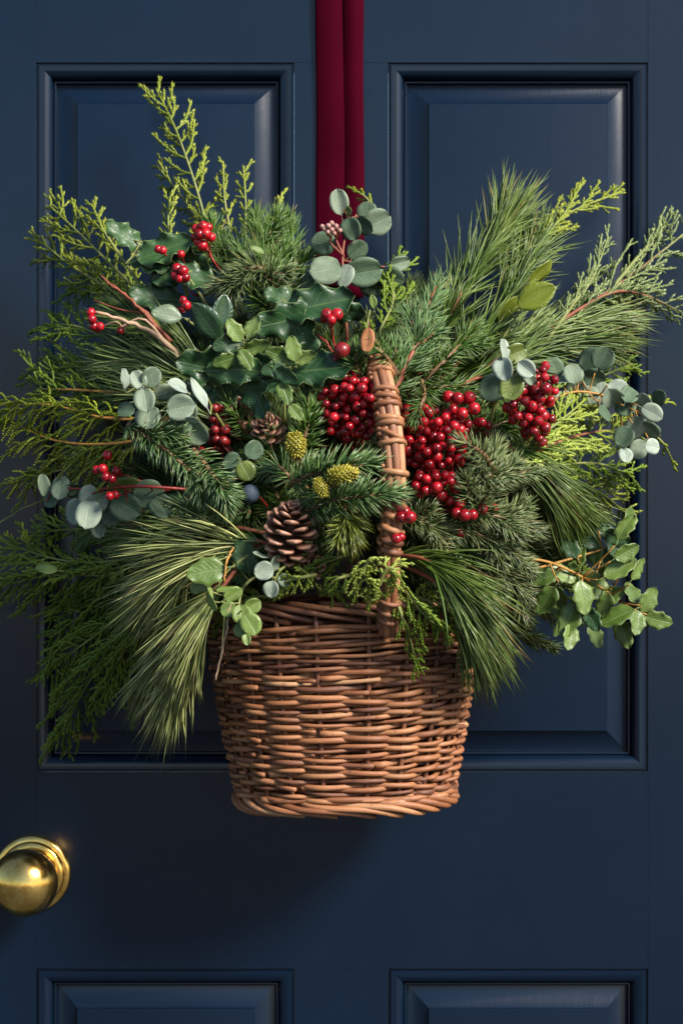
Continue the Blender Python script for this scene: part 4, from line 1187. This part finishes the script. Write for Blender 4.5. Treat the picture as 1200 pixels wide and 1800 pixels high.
fir('fir tip right of the handle below the single berries', [(700, 910, .21), (735, 915, .215), (765, 930, .215), (800, 945, .205)], 42, 1.7, 2, 42, 'fir_grey', .9)
fir('dark fir sprig in the shade under the large berries', [(700, 880, .17), (760, 890, .18), (810, 880, .18), (850, 860, .17)], 42, 1.5, 3, 50, 'fir', .9)
fir('dark fir sprig filling behind the right hand berries', [(800, 800, .15), (850, 760, .16), (900, 740, .15), (960, 760, .13)], 44, 1.4, 3, 60, 'fir', .9)
fir('dark fir sprig in shade at the very centre above the pine cone', [(520, 940, .17), (490, 880, .18), (470, 840, .18), (430, 800, .17)], 44, 1.5, 3, 55, 'fir', .9)
fir('shaded fir sprig at far left below the grey eucalyptus', [(330, 900, .15), (260, 900, .15), (200, 910, .13), (150, 950, .11)], 44, 1.3, 3, 60, 'fir', .9)

fir('grey fir tip reaching over the right edge of the largest berry cluster', [(870, 830, .22), (850, 800, .235), (830, 785, .245), (808, 775, .245)], 34, 1.3, 0, 40, 'fir_grey', .8)
fir('green fir tip hanging over the top of the largest berry cluster', [(740, 670, .21), (745, 695, .23), (738, 715, .24), (728, 735, .242)], 36, 1.2, 0, 40, 'fir', .8)
fir('small shaded fir tip crossing the half hidden cone', [(440, 770, .19), (420, 740, .20), (405, 715, .205), (395, 690, .20)], 36, 1.3, 0, 40, 'fir', .9)
fir('little fir tip bending over the top of the handle', [(700, 660, .215), (680, 630, .225), (660, 612, .23), (640, 615, .228)], 34, 1.3, 0, 40, 'fir', .85)
fir('fir tip poking up between the handle and the dark hip', [(650, 700, .20), (632, 660, .215), (625, 635, .22), (622, 612, .215)], 36, 1.4, 0, 40, 'fir', .85)
fir('fir sprig low at the left corner of the basket above the round leaves', [(520, 960, .19), (470, 985, .20), (430, 1000, .205), (395, 1020, .20)], 38, 1.4, 2, 40, 'fir', .9)
fir('fir sprig under the falling pine at the right corner of the basket', [(720, 1000, .19), (780, 1020, .20), (830, 1050, .19), (870, 1085, .17)], 40, 1.4, 3, 50, 'fir', .9)

# ------------------------------------------------------------------ holly, ivy shaped and smooth leaves
HG = 'glossy holly sprigs in the basket'
L = leafy
L('holly_sprig', 'dark glossy holly leaves around the berries at upper left', 'holly sprig', HG, [(400, 600, .14), (340, 500, .14), (280, 440, .13), (230, 420, .12)],
  [(218, 412, .125, 150, 62, 20, 25), (290, 438, .135, 20, 82, 5, -20), (262, 465, .13, 170, 60, -10, 30), (330, 455, .13, -20, 70, 10, 30), (350, 490, .135, -30, 70, 0, -30), (275, 522, .125, 175, 78, 10, 20), (300, 480, .13, 200, 60, 0, 10)], 'holly', 'holly')
L('holly_sprig', 'large dark holly leaves just below the round eucalyptus at top centre', 'holly sprig', HG, [(560, 640, .19), (540, 590, .19), (530, 560, .19), (540, 530, .18)],
  [(500, 560, .20, 195, 95, 10, -15), (560, 532, .20, 15, 100, 5, -20), (500, 525, .18, 160, 60, 0, 20), (600, 545, .185, -10, 70, 5, 25), (530, 585, .20, -60, 80, 10, 20)], 'holly', 'holly')
L('holly_sprig', 'very dark broad holly leaves left of the centre above the brown cones', 'holly sprig', HG, [(440, 760, .19), (430, 690, .20), (400, 650, .20), (370, 640, .19)],
  [(365, 645, .215, 170, 92, 15, -15), (415, 652, .22, 0, 84, 5, 10), (450, 690, .215, -70, 80, 10, 30), (480, 665, .215, 20, 70, 10, -20), (400, 690, .20, -150, 60, 0, 20), (340, 690, .19, -160, 60, 0, 20)], 'holly', 'holly')
L('holly_sprig', 'broad dark holly leaves pointing right beside the single large hip', 'holly sprig', HG, [(480, 690, .20), (510, 660, .21), (530, 650, .21)],
  [(560, 648, .22, 5, 100, 10, -25), (530, 625, .20, 40, 70, 0, 20), (520, 600, .195, 120, 62, 5, -20), (500, 640, .19, 100, 60, 0, 20)], 'holly', 'holly')
L('holly_sprig', 'small mid green holly leaves with pale edges at the centre left', 'holly sprig', HG, [(430, 690, .20), (440, 640, .21), (430, 610, .21), (425, 580, .20)],
  [(412, 580, .225, 120, 42, 15, 20), (445, 575, .22, 60, 40, 0, -20), (400, 605, .225, 195, 50, 20, 0, 1, 'holly'), (452, 610, .225, 15, 46, 10, 25), (432, 632, .23, -60, 40, 20, 0), (468, 640, .22, -20, 54, 15, 20, 1, 'holly'), (395, 635, .225, 200, 40, 10, -20)], 'ivy', 'holly_light')
L('holly_sprig', 'small pale edged holly leaves between the dark holly and the upright fir tip', 'holly sprig', HG, [(500, 740, .21), (500, 680, .22), (505, 640, .22), (510, 610, .21)],
  [(515, 612, .23, 100, 42, 10, 20), (490, 625, .23, 160, 46, 15, -10), (535, 628, .225, 20, 42, 10, 20), (505, 660, .235, -30, 44, 20, 20, 1, 'holly'), (480, 650, .23, 190, 40, 10, 0, 1, 'holly'), (500, 690, .235, -70, 42, 25, 0), (520, 725, .235, -50, 32, 15, 0)], 'ivy', 'holly_light')
L('ivy_sprig', 'pale green pointed leaf and small leaves hanging at lower left of the rim', 'ivy sprig', 'leafy sprigs with toothed leaves', [(480, 950, .20), (430, 980, .215), (395, 1010, .22), (380, 1040, .22)],
  [(362, 1005, .235, 190, 64, 15, 10, 1.1), (352, 1028, .225, 220, 40, 0, 0), (432, 975, .215, 100, 62, 5, 10, 1, 'holly'), (420, 1010, .21, -60, 44, 0, 20, 1, 'holly')], 'ivy', 'holly_light')
IV = [(1098, 925, 60, 52, 1), (1078, 962, 120, 46, 0), (1090, 1000, 25, 58, 1), (1060, 1005, 190, 42, 0), (1052, 1035, 240, 40, 0), (1010, 1010, 100, 44, 0), (1025, 1050, 280, 56, 0), (960, 1055, 240, 52, 1),
      (1000, 1090, 250, 62, 0), (1082, 1082, 200, 60, 1), (1095, 1115, 285, 48, 0), (1110, 1042, 110, 44, 0), (1140, 1055, 60, 46, 0), (1158, 1090, -15, 46, 1), (1118, 1095, 260, 42, 0), (1040, 1090, 300, 44, 0),
      (1075, 1045, 20, 44, 0), (985, 1050, 300, 44, 0), (1015, 985, 60, 44, 1), (1045, 970, 90, 44, 0), (980, 1100, 245, 40, 0), (1070, 1010, 300, 40, 1),
      (955, 1015, 200, 46, 0), (935, 1050, 240, 44, 0), (975, 1065, 290, 46, 1), (1030, 1020, 200, 46, 0), (990, 1010, 330, 46, 0), (1060, 1065, 250, 46, 1), (1120, 1000, 60, 40, 0), (1000, 1120, 260, 44, 0), (1045, 1120, 300, 42, 0), (1100, 970, 30, 44, 1)]
L('ivy_sprig', 'toothed glossy leaves of the sprig spreading at lower right toward the moulding', 'ivy sprig', 'leafy sprigs with toothed leaves', [(900, 980, .16), (970, 990, .15), (1050, 1030, .13), (1110, 1070, .11), (1150, 1085, .10)],
  [(x, y, .115 + .04 * rng.random() + (1100 - x) * .0001, a, l, rng.normal() * 22, rng.normal() * 28, 1.0, 'holly_light' if k or (x + y) % 3 else 'holly') for x, y, a, l, k in IV], 'ivy', 'holly', 'bark_orange', .0012)
L('ivy_sprig', 'upper toothed leaves of the right hand sprig beside the pine needles', 'ivy sprig', 'leafy sprigs with toothed leaves', [(940, 1000, .14), (1010, 980, .13), (1070, 960, .12), (1100, 930, .11)],
  [(1060, 930, .12, 140, 44, 0, 20), (1085, 945, .125, -20, 46, 0, 20), (1030, 950, .12, 150, 44, 0, 20), (1105, 915, .11, 80, 44, 10, 30, 1, 'holly_light'), (1070, 985, .12, 330, 46, 0, 20), (1000, 960, .13, 120, 44)], 'ivy', 'holly', 'bark_orange', .0012)
L('smooth_leaf_sprig', 'dark smooth elliptical leaves at the upper left of the centre', 'leaf sprig', 'smooth leaved sprigs', [(420, 620, .19), (390, 590, .19), (370, 570, .185)],
  [(362, 566, .21, 125, 84, 10, -20, .95), (390, 545, .185, 80, 60, 0, 20)], 'oval', 'bay')
L('smooth_leaf_sprig', 'pale grey green smooth leaf lying flat below the upper left holly', 'leaf sprig', 'smooth leaved sprigs', [(370, 590, .17), (340, 570, .175), (325, 560, .175)],
  [(293, 554, .19, 172, 56, 10, 10, 1.0)], 'oval', 'bay_pale')
L('salal_sprig', 'large yellow green leaves among the pine needles at upper right', 'leaf sprig', 'yellow leaved sprigs', [(880, 600, .16), (905, 560, .16), (925, 530, .155)],
  [(942, 520, .175, 28, 78, 10, -10, 1.0), (948, 478, .155, 48, 60, 0, 35, .7), (890, 545, .155, 60, 60, 0, 30, .8)], 'oval', 'salal')

# ------------------------------------------------------------------ eucalyptus
EG = 'eucalyptus stems in the basket'
L('eucalyptus_branch', 'eucalyptus stem with large round leaves in front of the red ribbon', 'eucalyptus', EG, [(610, 600, .15), (606, 520, .15), (602, 450, .14), (612, 400, .13), (640, 360, .11)],
  [(596, 355, .13, 100, 46, 5, 0), (618, 402, .14, 290, 50, 0, 20, 1, 'euc_dark'), (646, 372, .12, 80, 44, 0, 0, 1, 'euc_dark'), (664, 390, .13, 25, 58, 0, 10), (640, 396, .14, 320, 40, 20, 30, 1, 'euc_dark'),
   (568, 428, .14, 165, 52, 0, -10, 1, 'euc_dark'), (572, 474, .155, 190, 66, 10, 10, 1), (548, 500, .145, 210, 50, 0, 0, 1, 'euc_dark'), (640, 478, .15, 10, 66, 0, 10, 1, 'euc_dark'), (606, 485, .155, 250, 50, 0, 20), (655, 500, .14, -20, 54, 0, 30, 1, 'euc_dark'), (628, 440, .13, 40, 44, 0, 30, 1, 'euc_dark'),
   (702, 462, .13, 15, 46, 0, 10), (690, 490, .13, -10, 46, 10, 20, 1, 'euc_dark'), (612, 372, .14, 330, 24, 40, 30, 1, 'euc_olive'), (604, 540, .16, 280, 40, 10, 0, 1, 'euc_dark')], 'round', 'euc', 'bark_red', .0013)
L('eucalyptus_branch', 'silver grey eucalyptus leaves on the left side by the grey pine', 'eucalyptus', EG, [(370, 760, .20), (330, 720, .21), (280, 690, .21), (235, 655, .20)],
  [(218, 666, .215, 95, 40, 30, 60, .8, 'euc_white'), (243, 668, .225, 120, 44, 0, 10), (266, 662, .225, 60, 46, 10, 10), (256, 704, .235, 280, 46, 15, 0), (222, 722, .21, 195, 40, 0, 20, 1, 'euc_dark'), (262, 734, .225, 260, 50, 10, 10),
   (290, 690, .215, 20, 46, 0, 20), (312, 678, .225, 150, 44, 30, 50, .7, 'euc_white'), (318, 716, .235, 10, 56, 10, -10), (328, 722, .23, -40, 52, 20, 20), (318, 750, .225, -160, 50, 0, 10, 1, 'euc_dark'), (346, 760, .225, -50, 48, 0, 20), (300, 760, .215, 220, 44, 0, 0, 1, 'euc_dark'), (338, 738, .24, 5, 38, 40, 55, .7, 'euc_white')], 'round', 'euc')
L('eucalyptus_leaf_sprig', 'two long narrow silver leaves beside the dark holly', 'eucalyptus', EG, [(400, 760, .20), (375, 720, .215), (365, 700, .22)],
  [(350, 690, .235, 118, 62, 0, 30, 1.0), (312, 680, .235, 150, 44, 0, 20, 1)], 'lance', 'euc_white')
L('eucalyptus_branch', 'low left eucalyptus stem with blue green round leaves under the red stalked berries', 'eucalyptus', EG, [(330, 860, .18), (240, 855, .19), (160, 860, .17), (80, 855, .14)],
  [(76, 853, .15, 100, 42, 10, 30, .7), (106, 857, .155, 265, 56, 20, 10, .85), (92, 876, .145, 240, 44, 0, 30, .9, 'euc_dark'), (156, 872, .175, 80, 44, 0, 10), (172, 885, .175, 40, 50, 0, 0), (155, 904, .19, 262, 54, 15, 0, .9), (136, 900, .165, 240, 52, 0, 20, .9), (128, 858, .15, 0, 36, 0, 40, 1, 'euc_dark'),
   (220, 858, .18, 12, 60, 0, 30, .9, 'euc_olive'), (222, 890, .18, 330, 60, 0, 0, 1, 'euc_dark'), (262, 870, .18, 20, 56, 0, 10, 1, 'euc_dark'), (285, 890, .18, -60, 54, 0, 10, 1, 'euc_dark'), (195, 905, .17, 250, 42, 0, 0, 1, 'euc_dark'), (175, 930, .165, 270, 34, 10, 10)], 'round', 'euc', 'red_stem')
L('eucalyptus_branch', 'eucalyptus tip with olive and silver leaves beside the right hand red berries', 'eucalyptus', EG, [(860, 760, .19), (870, 710, .20), (890, 670, .205), (900, 640, .20)],
  [(882, 616, .225, 100, 44, 20, 50, .75, 'euc_white'), (906, 620, .22, 20, 44, 0, 10, 1, 'euc_olive'), (886, 648, .23, 280, 46, 15, 20, .9, 'euc_white'), (924, 648, .225, 320, 36, 0, 10, 1, 'euc_white'), (898, 680, .22, 250, 54, 0, 0, 1, 'euc_olive'), (868, 682, .20, 215, 60, 0, 10, 1, 'euc_dark'), (930, 664, .21, 300, 34, 0, 0, 1, 'euc')], 'round', 'euc')
RE = [(1006, 657, 100, 42, 'euc'), (1040, 634, 40, 46, 'euc_dark'), (1060, 630, 60, 40, 'euc_dark'), (1044, 664, 350, 44, 'euc_dark'), (1010, 684, 260, 40, 'euc'), (985, 668, 180, 40, 'euc_white'), (975, 645, 120, 40, 'euc_dark'), (1034, 694, 330, 40, 'euc'),
      (1056, 690, 80, 48, 'euc'), (1084, 682, 20, 44, 'euc_white'), (1076, 700, 300, 46, 'euc'), (1104, 694, 60, 38, 'euc_dark'), (1130, 708, 100, 38, 'euc'), (1145, 726, -30, 38, 'euc'), (1156, 700, 50, 34, 'euc_dark'), (1098, 716, 280, 36, 'euc_dark'),
      (1116, 752, 280, 48, 'euc'), (1140, 755, 330, 40, 'euc'), (1146, 785, 350, 38, 'euc_white'), (1122, 790, 230, 42, 'euc'), (1098, 800, 270, 30, 'euc_white'), (1036, 722, 260, 40, 'euc'), (1062, 726, 300, 38, 'euc_dark'), (990, 700, 200, 36, 'euc_white'), (1096, 768, 240, 40, 'euc_dark')]
L('eucalyptus_branch', 'eucalyptus branch with many blue green round leaves at far right', 'eucalyptus', EG, [(930, 740, .16), (1000, 690, .16), (1080, 700, .14), (1130, 720, .12), (1160, 700, .11)],
  [(x, y, .135 + .03 * rng.random(), a, l + 3, rng.normal() * 18, rng.normal() * 25, 1.0, m_) for x, y, a, l, m_ in RE], 'round', 'euc', 'bark_orange', .0011)
L('round_leaf_sprig', 'fresh green round leaves hanging over the left corner of the rim', 'leaf sprig', 'round leaved fresh sprigs', [(470, 1000, .21), (430, 1030, .225), (420, 1070, .235), (430, 1110, .235)],
  [(424, 1080, .245, 100, 42, 0, 0), (444, 1064, .24, 30, 38, 0, 10), (402, 1072, .235, 190, 36, 0, 10), (440, 1098, .25, 300, 44, 0, 0), (424, 1106, .245, 220, 34, 0, 20), (434, 1124, .255, 280, 22, 20, 0), (372, 1058, .235, 300, 42, 0, 50, .6), (398, 1035, .23, 185, 40, 10, 60, .6), (370, 1040, .235, 110, 30, 0, 60, .6), (410, 1045, .235, 30, 38, 0, 20)], 'round', 'euc_fresh')
L('eucalyptus_tip', 'little blue grey round leaves right on the rim under the pine cone', 'eucalyptus', EG, [(510, 990, .225), (490, 1005, .235), (480, 1030, .235)],
  [(478, 1036, .245, 265, 32, 0, 10), (464, 1004, .24, 190, 38, 0, 10), (482, 990, .235, 60, 34, 0, 40, .8), (458, 975, .235, 160, 32, 10, 60, .5), (500, 1020, .235, -40, 26, 0, 0)], 'round', 'euc')
L('eucalyptus_tip', 'dark round leaves beside the blue berry left of the centre', 'eucalyptus', EG, [(480, 830, .20), (450, 810, .205), (420, 810, .205)],
  [(432, 828, .22, -60, 42, 0, 0, 1, 'euc_olive'), (408, 812, .215, 200, 40, 0, 20), (445, 790, .215, 60, 40, 0, 20), (402, 838, .21, 240, 40, 0, 0)], 'round', 'euc_dark')
L('bud_sprig', 'pointed green flower buds at the centre above the handle', 'leaf sprig', 'sprigs with small closed buds', [(640, 600, .17), (645, 570, .17), (650, 545, .165)],
  [(655, 530, .175, 100, 26, 10, 0, .9), (452, 440, .165, 160, 30, 20, 30, .7)], 'oval', 'euc_fresh')
L('brown_leaf', 'single dry orange brown leaf at the top of the handle', 'dry leaf', None, [(648, 625, .232), (646, 610, .232), (645, 600, .232)],
  [(645, 598, .236, 264, 56, 5, 15, .60)], 'round', 'dry', 'bark')
L('small_leaf_sprig', 'thin pale closed leaf resting in the lower left cypress', 'leaf sprig', 'single pale leaves', [(130, 1010, .12), (110, 1005, .12), (100, 1002, .12)],
  [(82, 1001, .13, 175, 42, 0, 30, .8)], 'oval', 'euc_fresh')

# ------------------------------------------------------------------ berries
B = berries
B('largest cluster of glossy red berries just right of the handle', (770, 880, .17), [(755, 770, 58, 52, 62, .205), (740, 745, 40, 30, 22, .20), (790, 775, 36, 44, 22, .20), (765, 850, 42, 22, 22, .215)], (8, 13))
B('cluster of red berries close against the left side of the handle', (620, 800, .17), [(625, 690, 42, 32, 28, .215), (585, 720, 26, 42, 20, .21), (622, 740, 40, 36, 20, .21), (642, 700, 20, 34, 8, .22)], (7.5, 12))
B('right hand cluster of bright red berries hanging beside the eucalyptus', (930, 780, .17), [(955, 680, 20, 38, 15, .20), (925, 715, 34, 32, 22, .20), (945, 745, 24, 34, 12, .195), (935, 690, 20, 20, 6, .19)], (8.5, 13))
B('small group of red berries above right of the largest cluster', (800, 740, .17), [], pts=[(788, 697, .215, 10), (804, 700, .22, 11), (824, 699, .21, 12), (833, 718, .215, 11), (812, 727, .215, 11), (800, 742, .21, 10), (840, 742, .20, 9), (796, 720, .205, 10), (822, 746, .20, 9)])
B('red berries on long red stalks pointing right below the largest cluster', (720, 890, .20), [], pts=[(808, 886, .22, 10), (802, 902, .225, 10), (816, 906, .23, 11), (830, 905, .225, 10), (848, 895, .22, 10), (868, 893, .21, 8), (808, 937, .205, 9), (790, 880, .215, 9)])
B('few red berries touching the right side of the handle', (690, 920, .22), [], pts=[(700, 893, .255, 11), (712, 900, .25, 10), (704, 909, .26, 10), (720, 909, .26, 11), (696, 947, .268, 9), (704, 944, .265, 8)])
B('red berries on red stalks at far left above the eucalyptus', (300, 860, .17), [], pts=[(189, 800, .20, 9), (181, 824, .205, 9), (170, 826, .20, 8), (186, 838, .205, 9), (197, 842, .205, 8), (193, 872, .20, 8), (203, 870, .195, 8), (205, 828, .19, 8)], trunk=.0012)
B('upper left group of red berries over the holly leaves', (390, 480, .13), [], pts=[(345, 402, .135, 9), (357, 398, .14, 10), (350, 412, .145, 10), (362, 411, .145, 10), (371, 417, .14, 9), (356, 432, .14, 10), (343, 418, .135, 9), (366, 400, .13, 9), (348, 425, .14, 8)])
B('shaded group of red berries under the upper left holly leaves', (360, 520, .13), [], pts=[(311, 472, .145, 10), (322, 476, .15, 10), (308, 484, .145, 9), (326, 488, .15, 9), (316, 490, .15, 8), (318, 447, .14, 8)])
B('pair of red berries on the top of the upper left holly leaf', (300, 450, .14), [], pts=[(278, 438, .155, 7.5), (286, 440, .155, 8)])
B('pair of dark red berries by the small brown bud at upper left', (340, 560, .16), [], pts=[(328, 537, .175, 9), (322, 528, .17, 8), (316, 545, .165, 7)])
B('red berries at the end of the pale brown twig at far left', (215, 575, .165), [], pts=[(160, 549, .185, 8.5), (162, 561, .19, 8.5), (165, 573, .185, 8.5), (176, 574, .185, 8), (172, 577, .18, 8), (212, 581, .17, 7)], stem='bark_pale')
B('trio of red berries above the large holly leaf at top centre', (590, 620, .18), [], pts=[(574, 553, .215, 11), (592, 553, .215, 11), (582, 562, .22, 9), (570, 560, .21, 8)])
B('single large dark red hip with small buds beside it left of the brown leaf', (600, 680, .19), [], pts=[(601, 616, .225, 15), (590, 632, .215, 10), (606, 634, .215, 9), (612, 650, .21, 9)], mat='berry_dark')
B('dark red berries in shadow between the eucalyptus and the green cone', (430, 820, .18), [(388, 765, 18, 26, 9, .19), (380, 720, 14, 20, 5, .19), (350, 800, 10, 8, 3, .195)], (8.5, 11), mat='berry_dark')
B('tiny pinkish eucalyptus buds in front of the ribbon', (604, 450, .145), [], pts=[(570, 402, .155, 5), (577, 397, .157, 5), (583, 404, .158, 5), (590, 398, .157, 5.5), (597, 405, .155, 5), (576, 408, .158, 4.5), (587, 410, .157, 4.5), (566, 398, .154, 4.5), (583, 392, .156, 4.5)], mat='bud', stem='bark_red', name='bud_cluster', cat='bud sprig', group='clusters of small buds')
B('round dusty blue berry beside the dark leaves left of the pine cone', (470, 890, .20), [], pts=[(440, 868, .215, 17)], mat='berry_blue', name='blue_berry', cat='blue berry', group='blue berries')
B('loose red berries scattered behind the right of the handle', (700, 820, .18), [(700, 800, 14, 36, 6, .19), (850, 745, 10, 14, 2, .19)], (8, 10.5))
# ------------------------------------------------------------------ cones and twigs
pine_cone('large open brown pine cone standing on the rim at the left of the centre', 507, 925, .215, 100, 116, 6, 28, 54)
pine_cone('half hidden brown cone beside the silver narrow leaves', 402, 722, .170, 78, 84, 20, 40, 34, openn=.9)
pine_cone('small brown cone tucked left of the upright fir tip', 478, 742, .19, 62, 60, -20, 55, 40)
pine_cone('dark cone base lying below the large pine cone on the rim', 540, 975, .205, 50, 50, 60, 60, 30)
green_cone('young green cone with a pale round cut end, topmost of the three', 520, 782, .245, 36, 44, -80)
green_cone('plump young green cone lying sideways, in the middle of the fir needles', 600, 835, .268, 34, 50, 8)
green_cone('small curled young green cone just left of the plump one', 563, 856, .265, 26, 34, -70)
twig('pale brown twig reaching left to the red berries', [(330, 650, .15), (290, 600, .165), (230, 568, .175), (168, 548, .185)], .0030, .0014, 'bark_pale', [((290, 600, .165), (250, 560, .17), (205, 580, .17))])
twig('red brown twig slanting up left among the cypress', [(300, 600, .15), (255, 550, .155), (215, 515, .15), (178, 486, .14)], .0024, .0010, 'bark_red', [((255, 550, .155), (215, 545, .15), (165, 528, .14))])
twig('second red brown twig running beside the first one', [(290, 610, .15), (262, 560, .158), (232, 530, .155), (195, 500, .15)], .0020, .0009, 'bark_red')
twig('thin bare stem curving out past the left edge below the eucalyptus', [(230, 880, .15), (150, 872, .13), (60, 885, .11), (-10, 925, .10)], .0009, .0006, 'green_stem')
twig('short pale cut stem hanging below the fresh round leaves', [(404, 1060, .235), (400, 1100, .235), (392, 1140, .232), (378, 1196, .228)], .0011, .0009, 'bark_pale')
twig('thin brown stalk behind the ivy shaped leaf at lower left', [(410, 960, .225), (400, 985, .232), (396, 1005, .235), (394, 1022, .235)], .0011, .0009, 'bark_orange')
twig('slender pink stalk by the single large hip', [(600, 640, .21), (585, 620, .215), (572, 600, .215), (556, 588, .21)], .0010, .0006, 'red_stem')
